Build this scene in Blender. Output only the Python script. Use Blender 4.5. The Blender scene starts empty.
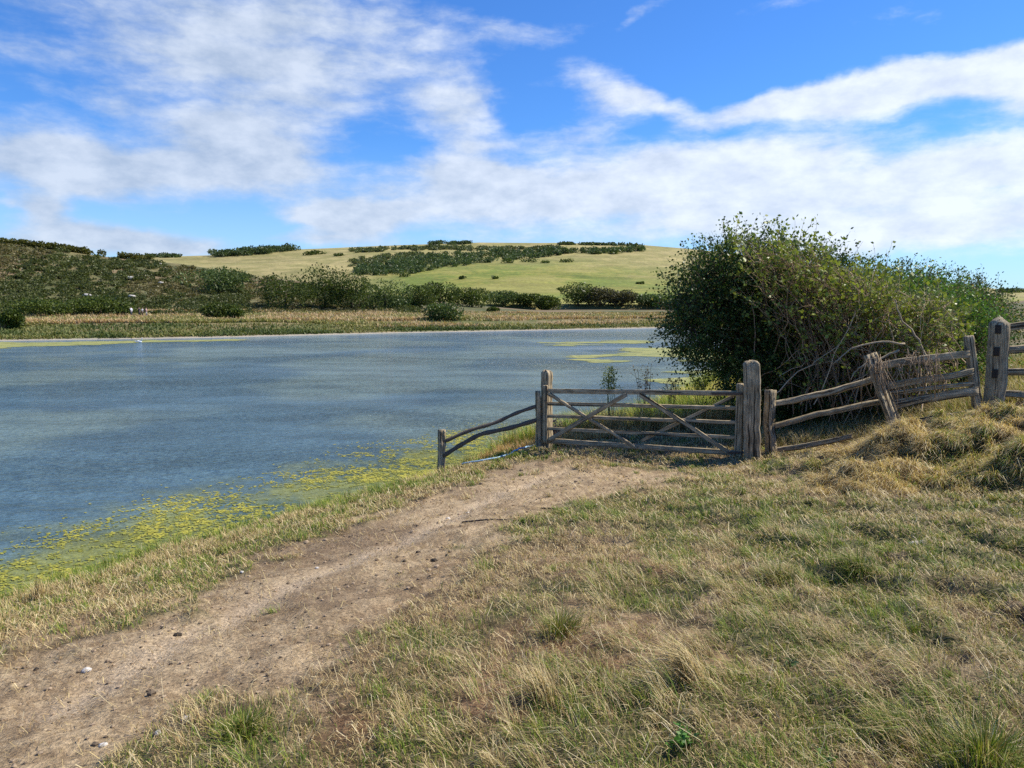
import bpy, math, random
import numpy as np
from mathutils import Vector
rng = np.random.default_rng(7); random.seed(7)
sc = bpy.context.scene
COL = sc.collection
F = 1024*26/36; PITCH = math.atan(82/F); CAM = np.array([0, 0, 4.2])
SUN_AZ, SUN_EL = math.radians(76), math.radians(48)

# ------------------------------------------------------------------ maths
def ray(u, v):
    u = np.asarray(u, float); v = np.asarray(v, float)
    a = (u-512)/F; b = -(v-384)/F
    return np.stack([a, math.cos(PITCH)+b*math.sin(PITCH)+0*a, -math.sin(PITCH)+b*math.cos(PITCH)+0*a], -1)
def P(u, v, Y):
    r = ray(u, v); return CAM + r*(Y/r[..., 1])[..., None] if r.ndim > 1 else CAM + r*(Y/r[1])
def ss(x, a=0., b=1.):
    t = np.clip((x-a)/(b-a), 0, 1); return t*t*(3-2*t)
def vnoise(x, y, seed=0):
    xi = np.floor(x).astype(np.int64); yi = np.floor(y).astype(np.int64); fx = x-xi; fy = y-yi
    def h(i, j):
        n = (i*374761393 + j*668265263 + seed*982451653) & 0xffffffff
        n = ((n ^ (n >> 13))*1274126177) & 0xffffffff
        n = (n ^ (n >> 16))
        return (n & 0xffff)/65535.
    fx = fx*fx*(3-2*fx); fy = fy*fy*(3-2*fy)
    return (h(xi, yi)*(1-fx)+h(xi+1, yi)*fx)*(1-fy)+(h(xi, yi+1)*(1-fx)+h(xi+1, yi+1)*fx)*fy
def fbm(x, y, s=1., o=4, seed=0):
    a = 0; w = 1; t = 0
    for k in range(o):
        a = a+w*vnoise(x*s+17.3*k, y*s-9.1*k, seed+k); t += w; w *= .55; s *= 2.03
    return a/t
def mix(a, b, t): return a*(1-t[..., None])+b*t[..., None]
def c3(*a): return np.array(a, float)

# ------------------------------------------------------------------ terrain
def pxs(pts, z=0.):
    out = []
    for u, v in pts:
        r = ray(u, v); k = (z-CAM[2])/r[2]; out.append((CAM+r*k)[:2])
    return out
EDGE = [(-40, -38), (-13, -2), (-9.2, 3.2)] + [tuple(q) for q in pxs([(0, 600), (77, 578), (171, 547), (265, 522), (342, 500), (397, 487), (441, 477)], .95)]
def shift(pts, d):      # move the crest line outwards (to its left)
    return [(x-.8*d, y+.6*d) for x, y in pts]
NEAR = shift(EDGE, .95) + [(-1.3, 15.6), (-.4, 17.6), (1.4, 20), (3.6, 22.5), (7, 26), (14, 34), (28, 52), (44, 76), (76, 112)]
FAR = [tuple(q) for q in pxs([(900, 329), (800, 328.4), (660, 328), (560, 330), (400, 333), (200, 338), (0, 341)])] + [(-75, 77), (-140, 60), (-220, -40), (-60, -90)]
WPOLY = np.array(NEAR+FAR)
def sdist(x, y, poly):  # + outside, - inside
    d = np.full(x.shape, 1e18); ins = np.zeros(x.shape, bool); n = len(poly)
    for i in range(n):
        ax, ay = poly[i]; bx, by = poly[(i+1) % n]
        ex, ey = bx-ax, by-ay
        t = np.clip(((x-ax)*ex+(y-ay)*ey)/(ex*ex+ey*ey), 0, 1)
        d = np.minimum(d, (x-ax-t*ex)**2+(y-ay-t*ey)**2)
        c = ((ay > y) != (by > y)) & (x < (bx-ax)*(y-ay)/(by-ay+1e-12)+ax)
        ins ^= c
    d = np.sqrt(d); return np.where(ins, -d, d)
anch = [(0, 0, 2.6), (0, -6, 2.9), (7, -5, 3.1), (-6, -5, 2.1), (0, 3, 2.5), (3, 3, 2.62), (-3, 3, 2.2), (-2.6, 6, 1.85), (0, 6, 2.15), (3, 6, 2.25),
        (0, 10, 1.68), (3, 9, 1.92), (2.4, 16.5, 1.3), (6, 16, 1.55), (10, 16, 2.4), (10, 22, 2.3), (4, 21, .9), (12.5, 12.5, 2.75), (20, 20, 3.1), (15, 0, 3.3), (20, 40, 2.0)]
for u, v, Y in [(543, 449, 13.9), (751, 457, 12.4), (769, 453, 12.6), (992, 410, 12.8), (976, 420, 12.6), (1000, 420, 11.6), (880, 452, 11.2), (895, 450, 12), (800, 486, 9.9), (1000, 490, 8.3), (960, 438, 11.0), (640, 458, 13.2)]:
    anch.append(tuple(P(u, v, Y)))
anch += [(x, y, .95) for x, y in EDGE[1:]] + [(-.4, 15.6, .9), (.8, 17.6, .8)]
A = np.array(anch)
def _k(r2): return r2*np.log(np.maximum(r2, 1e-9))
NA = len(A); K = _k(((A[:, None, :2]-A[None, :, :2])**2).sum(-1))+np.eye(NA)*.3
M = np.block([[K, np.c_[np.ones(NA), A[:, :2]]], [np.r_[np.ones((1, NA)), A[:, :2].T], np.zeros((3, 3))]])
Wt = np.linalg.solve(M, np.r_[A[:, 2], 0, 0, 0])
AX = A.copy()
def tps(x, y):
    o = Wt[NA]+Wt[NA+1]*x+Wt[NA+2]*y
    for i in range(NA): o = o+Wt[i]*_k((x-AX[i, 0])**2+(y-AX[i, 1])**2)
    return o
def tanel(u, v):
    r = ray(u, v); return r[..., 2]/np.hypot(r[..., 0], r[..., 1])
def az_of(u): r = ray(u, 300*np.ones_like(np.asarray(u, float))); return np.arctan2(r[..., 0], r[..., 1])
SA = np.array([(-700, 250), (-300, 240), (-60, 240), (0, 242), (60, 248), (100, 254), (150, 259), (200, 266), (240, 272), (300, 281), (350, 289), (420, 299), (480, 306), (560, 312), (2000, 316)], float)
SC = np.array([(-700, 262), (0, 262), (120, 258), (210, 255), (250, 252), (300, 249), (350, 247), (400, 245), (480, 242), (560, 242.5), (640, 245), (700, 249.5), (800, 262), (900, 280), (1024, 291), (1300, 292), (2000, 290)], float)
aA, eA = az_of(SA[:, 0]), tanel(SA[:, 0], SA[:, 1]); aC, eC = az_of(SC[:, 0]), tanel(SC[:, 0], SC[:, 1])
TRACK = RUT1 = MOUND = None
def H(x, y, micro=True):
    x = np.asarray(x, float); y = np.asarray(y, float)
    d = np.hypot(x, y); a = np.arctan2(x, y)
    near = np.clip(tps(np.clip(x, -45, 40), np.clip(y, -20, 45)), .3, 4.5)
    right = 2.3+ss(d, 30, 260)*3.6
    base = 1.2+.5*fbm(x, y, .03, 3, 5)
    rw = ss(a, .50, .66); base = base*(1-rw)+right*rw
    behind = ss(-y, 5, 40); base = base*(1-behind)+3.2*behind
    wn = 1-ss(d, 18, 34); z = near*wn+base*(1-wn)
    # left hill
    vA = np.interp(a, aA, eA); e0 = tanel(300., 316.)
    s = ss(d, 146, 238)*.55+np.clip((d-146)/92, 0, 1)*.45
    e = e0+(vA-e0)*s; zA = 4.2+e*np.minimum(d, 238)
    zA = zA-(d > 238)*(d-238)*.16
    amp = np.clip(zA-2, 0, 1)
    zA = zA+amp*(fbm(x, y, .05, 4, 11)-.5)*1.8*(ss(d, 150, 170))
    # far down
    vC = np.interp(a, aC, eC); e1 = tanel(500., 305.)
    s = .35*ss(d, 260, 900)+.65*np.clip((d-260)/640, 0, 1)**.8
    e = e1+(vC-e1)*s; zC = 4.2+e*np.minimum(d, 900)-(d > 900)*(d-900)*.05
    zC = zC+(fbm(x, y, .008, 4, 21)-.5)*5*ss(d, 300, 500)*(1-ss(d, 800, 900)*.7)
    far = np.where(y > 0, 1., 0.)*ss(np.abs(a), 1.5, 1.1)
    z = np.where((d > 140) & (far > 0), np.maximum(z, np.maximum(np.where(d > 146, zA, -9), np.where(d > 262, zC, -9))*far+z*(1-far)), z)
    if micro:
        mw = ss(40-d, 0, 20)
        mound = np.exp(-(((x-6.5)/2.6)**2+((y-10.6)/1.1)**2))
        _t = trackmask(x, y) if TRACK is not None else 0*x
        z = z+mw*((fbm(x, y, 1.7, 4, 31)-.5)*(.10+.75*mound)+(fbm(x, y, 7, 3, 41)-.5)*(.03+.14*mound)+mound*(.02+.16*(ss(fbm(x, y, 1.5, 3, 33), .38, .60)-.5))+(.02+.05*ss(x+.3*y, 1.5, 4))*(1-_t)*(ss(fbm(x, y, 2.4, 3, 35),   .38, .60)-.5)*1.3*(.5+.5*ss(y, 11, 7)))
        if TRACK is not None:
            if MOUND is not None and x.size:
                nm = (d < 30) & (x > 2)
                ms = ss(-sdist(x, y, MOUND)+(fbm(x, y, 1.6, 4, 37)-.5)*1.0, -.04, .42)*nm
                z = z+ms*(.15+.30*(ss(fbm(x, y, 2.2, 3, 39), .36, .62)-.45))
            z = z-(.025*_t+.03*np.exp(-(linedist(x, y, RUT1)/.16)**2))*(d < 30)
    sd = sdist(x+.5*(fbm(x, y, .9, 3, 51)-.5)*ss(d, 3, 12), y, WPOLY)
    z = np.where(d > 45, np.minimum(z, .28+(z-.28)*ss(sd, 1.5, 16)), z)
    wid = np.where((d < 40), 1.15, 2.0)
    z = np.where(sd > 0, z*(1-(1-np.clip(sd/wid, 0, 1))**1.6), np.maximum(-.9, sd*.5))
    return z
def gp(u, v, dmin=1.2, dmax=1500):       # pixel -> point on the terrain or water
    u = np.atleast_1d(np.asarray(u, float)); v = np.atleast_1d(np.asarray(v, float)); r = ray(u, v)
    r = r/np.hypot(r[:, 0], r[:, 1])[:, None]
    out = []
    for k in range(0, len(u), 2500):
        rr = r[k:k+2500]; ds = np.geomspace(dmin, dmax, 420)[None]
        h = np.maximum(H(rr[:, :1]*ds, rr[:, 1:2]*ds, False), 0); below = (CAM[2]+rr[:, 2:3]*ds) <= h
        i = np.where(below.any(1), below.argmax(1), 419); d1 = ds[0, i]; d0 = ds[0, np.maximum(i-1, 0)]
        for _ in range(5):
            dm = (d0+d1)/2; bl = CAM[2]+rr[:, 2]*dm <= np.maximum(H(rr[:, 0]*dm, rr[:, 1]*dm, False), 0); d1 = np.where(bl, dm, d1); d0 = np.where(bl, d0, dm)
        out.append(CAM+rr*d1[:, None])
    q = np.concatenate(out); q[:, 2] = np.maximum(H(q[:, 0], q[:, 1]), 0); return q
def g(x, y): return float(H(np.array([x]), np.array([y]))[0])

_tr = gp([-260, -260, 0, 120, 215, 300, 400, 500, 540, 560, 640, 700, 760, 770, 720, 650, 590, 540, 480, 430, 340, 240, 180, 120, -10, -200],
           [790, 700, 652, 618, 580, 545, 505, 470, 460, 462, 466, 464, 465, 474, 477, 482, 505, 525, 560, 592, 612, 655, 700, 768, 990, 990])[:, :2]
_r1 = gp([60, 160, 230, 310, 400, 470, 560], [700, 645, 612, 575, 540, 505, 470])[:, :2]
def trackmask(x, y):
    sd = sdist(x, y, TRACK)
    nz = (fbm(x, y, 1.1, 4, 61)-.52)*2.6+(fbm(x, y, 6, 3, 63)-.5)*.9
    return ss(-sd+nz*.8, -.25, .25)
def linedist(x, y, L):
    d = np.full(x.shape, 1e9)
    for i in range(len(L)-1):
        ax, ay = L[i]; ex, ey = L[i+1]-L[i]
        t = np.clip(((x-ax)*ex+(y-ay)*ey)/(ex*ex+ey*ey), 0, 1); d = np.minimum(d, np.hypot(x-ax-t*ex, y-ay-t*ey))
    return d
TRACK = _tr; RUT1 = _r1
MOUND = gp([798, 830, 880, 940, 1024, 1120, 1120, 1024, 950, 880, 830], [489, 472, 452, 436, 418, 410, 478, 487, 492, 496, 497])[:, :2]
MOUND = MOUND.copy()
def greenmask(x, y):
    d = np.hypot(x, y)
    n1 = fbm(x, y, .55, 4, 71); n2 = fbm(x, y, 2.6, 3, 73)
    m = ss(n1*.6+n2*.4, .40, .58)
    r = np.exp(-(((x-3.2)/1.8)**2+((y-5.6)/2.0)**2))+.6*np.exp(-(((x-3.2)/2.0)**2+((y-9.5)/1.3)**2))
    bank = ss(1.6-np.abs(sdist(x, y, WPOLY)-1.9), 0, 1.)
    return np.clip(m*.8+.8*r*ss(n2, .35, .55)+bank*.45*ss(n2, .3, .6), 0, 1)

# ------------------------------------------------------------------ materials
def nt_mat(name):
    m = bpy.data.materials.new(name); m.use_nodes = True; t = m.node_tree; t.nodes.clear()
    o = t.nodes.new('ShaderNodeOutputMaterial'); return m, t, o
def N(t, k, **kw):
    nd = t.nodes.new(k)
    for a, b in kw.items():
        if a.startswith('i_'):
            key = a[2:]; key = int(key) if key.isdigit() else key.replace('_', ' ')
            nd.inputs[key].default_value = b
        else: setattr(nd, a, b)
    return nd
def L(t, a, b): t.links.new(a, b)
def mat_vcol(name, rough=.8, trans=0., var=.0, scale=40., bump=0.):
    m, t, o = nt_mat(name)
    at = N(t, 'ShaderNodeAttribute', attribute_name='col'); col = at.outputs['Color']
    geo = N(t, 'ShaderNodeNewGeometry')
    if var:
        nz = N(t, 'ShaderNodeTexNoise', i_Scale=scale, i_Detail=8., i_Roughness=.65); L(t, geo.outputs['Position'], nz.inputs['Vector'])
        mr = N(t, 'ShaderNodeMapRange', i_1=.3, i_2=.7, i_3=1-var, i_4=1+var); L(t, nz.outputs[0], mr.inputs[0])
        mx = N(t, 'ShaderNodeVectorMath', operation='SCALE'); L(t, col, mx.inputs[0]); L(t, mr.outputs[0], mx.inputs['Scale']); col = mx.outputs[0]
    b = N(t, 'ShaderNodeBsdfPrincipled', i_Roughness=rough); b.inputs['Specular IOR Level'].default_value = .25
    L(t, col, b.inputs['Base Color'])
    if bump:
        bp = N(t, 'ShaderNodeBump', i_Strength=bump, i_Distance=.02)
        L(t, nz.outputs[0], bp.inputs['Height']); L(t, bp.outputs[0], b.inputs['Normal'])
    out = b.outputs[0]
    if trans:
        tr = N(t, 'ShaderNodeBsdfTranslucent'); sc_ = N(t, 'ShaderNodeVectorMath', operation='MULTIPLY'); sc_.inputs[1].default_value = (1.1, 1.15, .6)
        L(t, col, sc_.inputs[0]); L(t, sc_.outputs[0], tr.inputs[0])
        ms = N(t, 'ShaderNodeMixShader', i_0=trans); L(t, out, ms.inputs[1]); L(t, tr.outputs[0], ms.inputs[2]); out = ms.outputs[0]
    L(t, out, o.inputs[0]); return m
M_ground = mat_vcol('soil_and_turf', .95, 0, .55, 45., 1.)
M_hill = mat_vcol('downland', .95, 0, .35, .55, .0)
M_grass = mat_vcol('grass_blades', .55, .25)
M_leaf = mat_vcol('leaves', .45, .3)
M_bark = mat_vcol('bark', .9, 0, .4, 60., .6)
M_matte = mat_vcol('matte', .85, 0, .15, 90.)
M_stone = mat_vcol('flint_stone', .8, 0, .3, 70., .4)
M_algae = mat_vcol('algae', .6, 0, .3, 25.)

def mat_wood():
    m, t, o = nt_mat('weathered_oak')
    at = N(t, 'ShaderNodeAttribute', attribute_name='gc')
    mp = N(t, 'ShaderNodeMapping'); mp.inputs['Scale'].default_value = (1, 1, .05); L(t, at.outputs['Vector'], mp.inputs[0])
    n1 = N(t, 'ShaderNodeTexNoise', i_Scale=55., i_Detail=8., i_Roughness=.7); L(t, mp.outputs[0], n1.inputs['Vector'])
    mp2 = N(t, 'ShaderNodeMapping'); mp2.inputs['Scale'].default_value = (1, 1, .03); L(t, at.outputs['Vector'], mp2.inputs[0])
    n2 = N(t, 'ShaderNodeTexNoise', i_Scale=28., i_Detail=3., i_Roughness=.5); L(t, mp2.outputs[0], n2.inputs['Vector'])
    n3 = N(t, 'ShaderNodeTexNoise', i_Scale=6., i_Detail=6., i_Roughness=.65); L(t, at.outputs['Vector'], n3.inputs['Vector'])
    r1 = N(t, 'ShaderNodeValToRGB'); L(t, n1.outputs[0], r1.inputs[0])
    e = r1.color_ramp.elements; e[0].position = .33; e[0].color = (.12, .088, .055, 1); e[1].position = .72; e[1].color = (.60, .50, .33, 1)
    k = r1.color_ramp.elements.new(.5); k.color = (.37, .30, .19, 1)
    cr = N(t, 'ShaderNodeMapRange', i_1=.38, i_2=.43, i_3=.15, i_4=1.); L(t, n2.outputs[0], cr.inputs[0])
    st = N(t, 'ShaderNodeMapRange', i_1=.35, i_2=.65, i_3=.65, i_4=1.15); L(t, n3.outputs[0], st.inputs[0])
    mm = N(t, 'ShaderNodeMath', operation='MULTIPLY'); L(t, cr.outputs[0], mm.inputs[0]); L(t, st.outputs[0], mm.inputs[1])
    sv = N(t, 'ShaderNodeVectorMath', operation='SCALE'); L(t, r1.outputs[0], sv.inputs[0]); L(t, mm.outputs[0], sv.inputs['Scale'])
    b = N(t, 'ShaderNodeBsdfPrincipled', i_Roughness=.85); b.inputs['Specular IOR Level'].default_value = .2
    L(t, sv.outputs[0], b.inputs['Base Color'])
    ad = N(t, 'ShaderNodeMath', operation='ADD'); L(t, n1.outputs[0], ad.inputs[0]); L(t, cr.outputs[0], ad.inputs[1])
    bp = N(t, 'ShaderNodeBump', i_Strength=.8, i_Distance=.012); L(t, ad.outputs[0], bp.inputs['Height']); L(t, bp.outputs[0], b.inputs['Normal'])
    L(t, b.outputs[0], o.inputs[0]); return m
M_wood = mat_wood()
def mat_plain(name, c, rough=.7, metal=0.):
    m, t, o = nt_mat(name); b = N(t, 'ShaderNodeBsdfPrincipled', i_Roughness=rough, i_Metallic=metal)
    geo = N(t, 'ShaderNodeNewGeometry'); nz = N(t, 'ShaderNodeTexNoise', i_Scale=35., i_Detail=5.); L(t, geo.outputs['Position'], nz.inputs['Vector'])
    mr = N(t, 'ShaderNodeMapRange', i_1=.3, i_2=.7, i_3=.7, i_4=1.2); L(t, nz.outputs[0], mr.inputs[0])
    sv = N(t, 'ShaderNodeVectorMath', operation='SCALE'); sv.inputs[0].default_value = c; L(t, mr.outputs[0], sv.inputs['Scale'])
    L(t, sv.outputs[0], b.inputs['Base Color']); L(t, b.outputs[0], o.inputs[0]); return m
M_iron = mat_plain('rusty_iron', (.10, .08, .07), .6, .6)
M_rope = mat_plain('blue_rope', (.30, .47, .60), .6)
M_hole_shade = mat_plain('mortise_hole_shade', (.035, .028, .022), .95)  # near-black colour paints the shade inside the post's slots

def mat_water():
    m, t, o = nt_mat('water')
    geo = N(t, 'ShaderNodeNewGeometry')
    def nz(scale, det, sx, sy, rot=0.):
        mp = N(t, 'ShaderNodeMapping'); mp.inputs['Scale'].default_value = (sx, sy, 1); mp.inputs['Rotation'].default_value = (0, 0, rot)
        L(t, geo.outputs['Position'], mp.inputs[0])
        q = N(t, 'ShaderNodeTexNoise', i_Scale=scale, i_Detail=det, i_Roughness=.55); L(t, mp.outputs[0], q.inputs['Vector']); return q.outputs[0]
    a = nz(2.6, 4., .55, 1.5, .25); b_ = nz(7.5, 3., .6, 1.4, -.2); big = nz(.045, 3., .5, 1.6, .1); mid = nz(.35, 3., .6, 1.6)
    ad = N(t, 'ShaderNodeMath', operation='MULTIPLY_ADD', i_1=.35); L(t, b_, ad.inputs[0]); L(t, a, ad.inputs[2])
    st = N(t, 'ShaderNodeMapRange', i_1=.38, i_2=.62, i_3=.35, i_4=1.); L(t, big, st.inputs[0])
    bp = N(t, 'ShaderNodeBump', i_Distance=.5); L(t, ad.outputs[0], bp.inputs['Height']); ca = N(t, 'ShaderNodeAttribute', attribute_name='calm'); cm = N(t, 'ShaderNodeMapRange', i_1=0., i_2=1., i_3=1., i_4=.04); L(t, ca.outputs['Fac'], cm.inputs[0])
    sm_ = N(t, 'ShaderNodeMath', operation='MULTIPLY'); L(t, st.outputs[0], sm_.inputs[0]); L(t, cm.outputs[0], sm_.inputs[1]); L(t, sm_.outputs[0], bp.inputs['Strength'])
    at = N(t, 'ShaderNodeAttribute', attribute_name='col')
    p = N(t, 'ShaderNodeBsdfPrincipled', i_Roughness=.11, i_IOR=1.33)
    mr = N(t, 'ShaderNodeMapRange', i_1=.3, i_2=.7, i_3=.75, i_4=1.25); L(t, mid, mr.inputs[0])
    sv = N(t, 'ShaderNodeVectorMath', operation='SCALE'); L(t, at.outputs['Color'], sv.inputs[0]); L(t, mr.outputs[0], sv.inputs['Scale'])
    L(t, sv.outputs[0], p.inputs['Base Color']); L(t, bp.outputs[0], p.inputs['Normal']); L(t, p.outputs[0], o.inputs[0]); return m
M_water = mat_water()

# ------------------------------------------------------------------ mesh helpers
def tag(o, label=None, cat=None, group=None, kind=None):
    if label: o['label'] = label
    if cat: o['category'] = cat
    if group: o['group'] = group
    if kind: o['kind'] = kind
    return o
def link(name, me, mat, parent=None):
    o = bpy.data.objects.new(name, me); COL.objects.link(o)
    if mat: me.materials.append(mat)
    if parent: o.parent = parent
    return o
def np_mesh(name, V, faces, col=None, smooth=False):    # faces: list of (k,m) index arrays
    me = bpy.data.meshes.new(name); V = np.asarray(V, np.float32)
    me.vertices.add(len(V)); me.vertices.foreach_set('co', V.ravel())
    li = np.concatenate([f.ravel() for f in faces]).astype(np.int32)
    cnt = np.concatenate([np.full(len(f), f.shape[1]) for f in faces])
    me.loops.add(len(li)); me.loops.foreach_set('vertex_index', li)
    st = np.r_[0, np.cumsum(cnt)[:-1]].astype(np.int32)
    me.polygons.add(len(cnt)); me.polygons.foreach_set('loop_start', st)
    me.polygons.foreach_set('use_smooth', np.full(len(cnt), smooth))
    if col is not None:
        at = me.color_attributes.new('col', 'FLOAT_COLOR', 'POINT')
        c = np.ones((len(V), 4), np.float32); c[:, :3] = np.clip(col, 0, 1); at.data.foreach_set('color', c.ravel())
    me.update(calc_edges=True); me.validate(); return me
def empty(name, loc=(0, 0, 0), rz=0.):
    o = bpy.data.objects.new(name, None); COL.objects.link(o); o.location = loc; o.rotation_euler = (0, 0, rz); o.empty_display_size = .2; return o

def blades_mesh(name, P0, az, lean, Ln, W, col, tipmul=1.15):
    n = len(P0); D = np.stack([np.sin(az), np.cos(az), 0*az], 1)
    tw = az+math.pi/2+rng.normal(0, .6, n); S = np.stack([np.sin(tw), np.cos(tw), 0*az], 1)*(W/2)[:, None]
    up = np.array([0, 0, 1.])
    def at(f, l): return P0+(Ln*f)[:, None]*(np.sin(l)[:, None]*D+np.cos(l)[:, None]*up)
    m = at(.55, lean*.7); t = at(1., np.minimum(lean*1.05+.05, 1.62))
    V = np.stack([P0-S, P0+S, m-S*.8, m+S*.8, t], 1).reshape(-1, 3)
    i = np.arange(n)[:, None]*5
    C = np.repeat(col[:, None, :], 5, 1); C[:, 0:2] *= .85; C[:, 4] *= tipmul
    return np_mesh(name, V, [i+np.array([[0, 1, 3, 2]]), i+np.array([[2, 3, 4]])], C.reshape(-1, 3))
def leaves_arrays(P0, D, size, col, wr=.34):
    n = len(P0); D = D/np.linalg.norm(D, axis=1)[:, None]
    S = np.cross(D, rng.normal(size=(n, 3))); S /= np.linalg.norm(S, axis=1)[:, None]+1e-9
    s = size[:, None]
    V = np.stack([P0, P0+D*s*.45+S*s*wr, P0+D*s, P0+D*s*.45-S*s*wr], 1).reshape(-1, 3)
    i = np.arange(n)[:, None]*4
    return V, i+np.array([[0, 1, 2, 3]]), np.repeat(col[:, None], 4, 1).reshape(-1, 3)
class MB:
    def __init__(s): s.v = []; s.f = []; s.c = []; s.g = []; s.n = 0
    def add(s, V, Fs, C=None, G=None):
        V = np.asarray(V, float); s.v.append(V); s.f += [np.asarray(f)+s.n for f in Fs]
        s.c.append(np.broadcast_to(C if C is not None else c3(.2, .2, .2), V.shape)); s.g.append(G if G is not None else V); s.n += len(V)
    def tube(s, pts, rad, sides=6, col=None, cap=True):
        pts = np.asarray(pts, float); m = len(pts); rad = np.broadcast_to(rad, (m,))
        T = np.gradient(pts, axis=0); T /= np.linalg.norm(T, axis=1)[:, None]+1e-9
        ref = np.array([0, 0, 1.]) if abs(T[0, 2]) < .9 else np.array([1., 0, 0])
        U = np.cross(T, ref); U /= np.linalg.norm(U, axis=1)[:, None]+1e-9; W = np.cross(T, U)
        a = np.arange(sides)*2*math.pi/sides
        V = pts[:, None]+rad[:, None, None]*(np.cos(a)[None, :, None]*U[:, None]+np.sin(a)[None, :, None]*W[:, None])
        i = np.arange(m-1)[:, None]*sides; j = np.arange(sides)[None]; k = (j+1) % sides
        q = np.stack([i+j, i+k, i+sides+k, i+sides+j], -1).reshape(-1, 4)
        fs = [q]
        if cap: fs += [np.arange(sides)[::-1][None], (np.arange(sides)+(m-1)*sides)[None]]
        s.add(V.reshape(-1, 3), fs, col)
    def ball(s, c, r, col, seg=10, rings=7, rough=.0):
        th = np.linspace(0, math.pi, rings)[:, None]; ph = np.arange(seg)[None]*2*math.pi/seg
        D = np.stack([np.sin(th)*np.cos(ph), np.sin(th)*np.sin(ph), np.cos(th)+0*ph], -1)
        V = D*np.asarray(r)*(1+rough*rng.normal(size=D.shape[:2])[..., None]); V[0] = V[0, 0]; V[-1] = V[-1, 0]
        i = np.arange(rings-1)[:, None]*seg; j = np.arange(seg)[None]; k = (j+1) % seg
        s.add(V.reshape(-1, 3)+np.asarray(c), [np.stack([i+j, i+seg+j, i+seg+k, i+k], -1).reshape(-1, 4)], col)
    def beam(s, p0, p1, w, h, up=(0, 0, 1), bend=0., sag=0., rough=.006, taper=1., top=None, segs=None, seed=None, side=None):
        """a sawn or cleft timber: rounded-rectangle section, wandering axis, grain coordinates"""
        p0 = np.asarray(p0, float); p1 = np.asarray(p1, float); Ld = np.linalg.norm(p1-p0); T = (p1-p0)/Ld
        if side is None:
            Sd = np.cross(T, np.asarray(up, float)); Sd /= np.linalg.norm(Sd)
        else: Sd = np.asarray(side, float); Sd = Sd-T*Sd.dot(T); Sd /= np.linalg.norm(Sd)
        U = np.cross(Sd, T); m = segs or max(8, int(Ld/.07)); f = np.linspace(0, 1, m)
        a = .18; ring = []
        for sx, sy in ((1, -1), (1, 1), (-1, 1), (-1, -1)):
            pts = [(sx*.5, sy*(.5-a)), (sx*(.5-a*.3), sy*(.5-a*.3)), (sx*(.5-a), sy*.5)]
            if sx*sy > 0: pts = pts
            else: pts = pts[::-1]
            ring += pts + [None]
        # ordered ring: walk around
        R = []
        for q in ring:
            if q is not None: R.append(q)
        R = sorted(R+[(0, .5), (0, -.5), (.5, 0), (-.5, 0), (.25, .5), (-.25, .5), (.25, -.5), (-.25, -.5)], key=lambda q: math.atan2(q[1], q[0])); R = np.array(R); ns = len(R)
        r2 = np.random.default_rng(int(seed if seed is not None else rng.integers(1e9)))
        wob = np.convolve(r2.normal(size=m+8), np.ones(5)/5, 'same')[4:4+m]; wob2 = np.convolve(r2.normal(size=m+8), np.ones(7)/7, 'same')[4:4+m]
        ax = p0+T*(f*Ld)[:, None]+U*(bend*np.sin(f*math.pi)-sag*4*f*(1-f)+wob*rough*1.5)[:, None]+Sd*(wob2*rough*1.5)[:, None]
        scl = (1+(taper-1)*f)*(1+wob2*rough*4)
        rid = r2.normal(size=ns)*rough
        off = R[None]*np.array([w, h])*scl[:, None, None]+(R*rid[:, None]/.5)[None]+r2.normal(size=(m, ns, 2))*rough*.22
        V = ax[:, None]+off[..., :1]*Sd+off[..., 1:]*U
        V = V.reshape(-1, 3); o3 = r2.uniform(-50, 50, 3)
        G = np.stack([off[..., 0], off[..., 1], np.broadcast_to((f*Ld)[:, None], off.shape[:2])], -1).reshape(-1, 3)+o3
        i = np.arange(m-1)[:, None]*ns; j = np.arange(ns)[None]; k = (j+1) % ns
        fs = [np.stack([i+j, i+k, i+ns+k, i+ns+j], -1).reshape(-1, 4), np.arange(ns)[::-1][None]]
        if top:
            hgt, kk = top; e = ax[-1]; V2 = [V]; G2 = [G]; b0 = (m-1)*ns
            for q, (sc_, dz) in enumerate([(kk, hgt*.55), (kk*.35, hgt)]):
                o_ = off[-1]*sc_; jit = r2.normal(size=ns)*rough*.5
                V2.append(e+o_[:, :1]*Sd+o_[:, 1:]*U+T*(dz+jit)[:, None] if True else 0); G2.append(np.c_[o_, np.full(ns, Ld+dz)]+o3)
                i0 = b0+q*ns; fs.append(np.stack([i0+j[0], i0+k[0], i0+ns+k[0], i0+ns+j[0]], -1))
            V = np.r_[tuple(V2)]; G = np.r_[tuple(G2)]; fs.append((np.arange(ns)+b0+2*ns)[None])
        else: fs.append((np.arange(ns)+(m-1)*ns)[None])
        s.add(V, fs, c3(.25, .22, .18), G)
    def build(s, name, mat, parent=None, smooth=True):
        me = np_mesh(name, np.concatenate(s.v), s.f, np.concatenate(s.c), smooth)
        if mat in (M_wood,):
            at = me.attributes.new('gc', 'FLOAT_VECTOR', 'POINT'); at.data.foreach_set('vector', np.concatenate(s.g).astype(np.float32).ravel())
        o = link(name, me, mat, None)
        if parent: attach(o, parent)
        return o
def attach(o, parent):      # geometry is built in world coordinates: bring it under its parent unmoved
    w = parent; off = Vector((0, 0, 0))
    while w: off += w.location; w = w.parent
    if o.type == 'MESH' and not o.get('_l'):
        o.data.transform(__import__('mathutils').Matrix.Translation(-off))
    o.parent = parent
def rebase(o, loc):          # put a single-mesh thing's origin at its base
    from mathutils import Matrix
    o.data.transform(Matrix.Translation(-Vector(loc))); o.location = loc; return o

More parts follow.
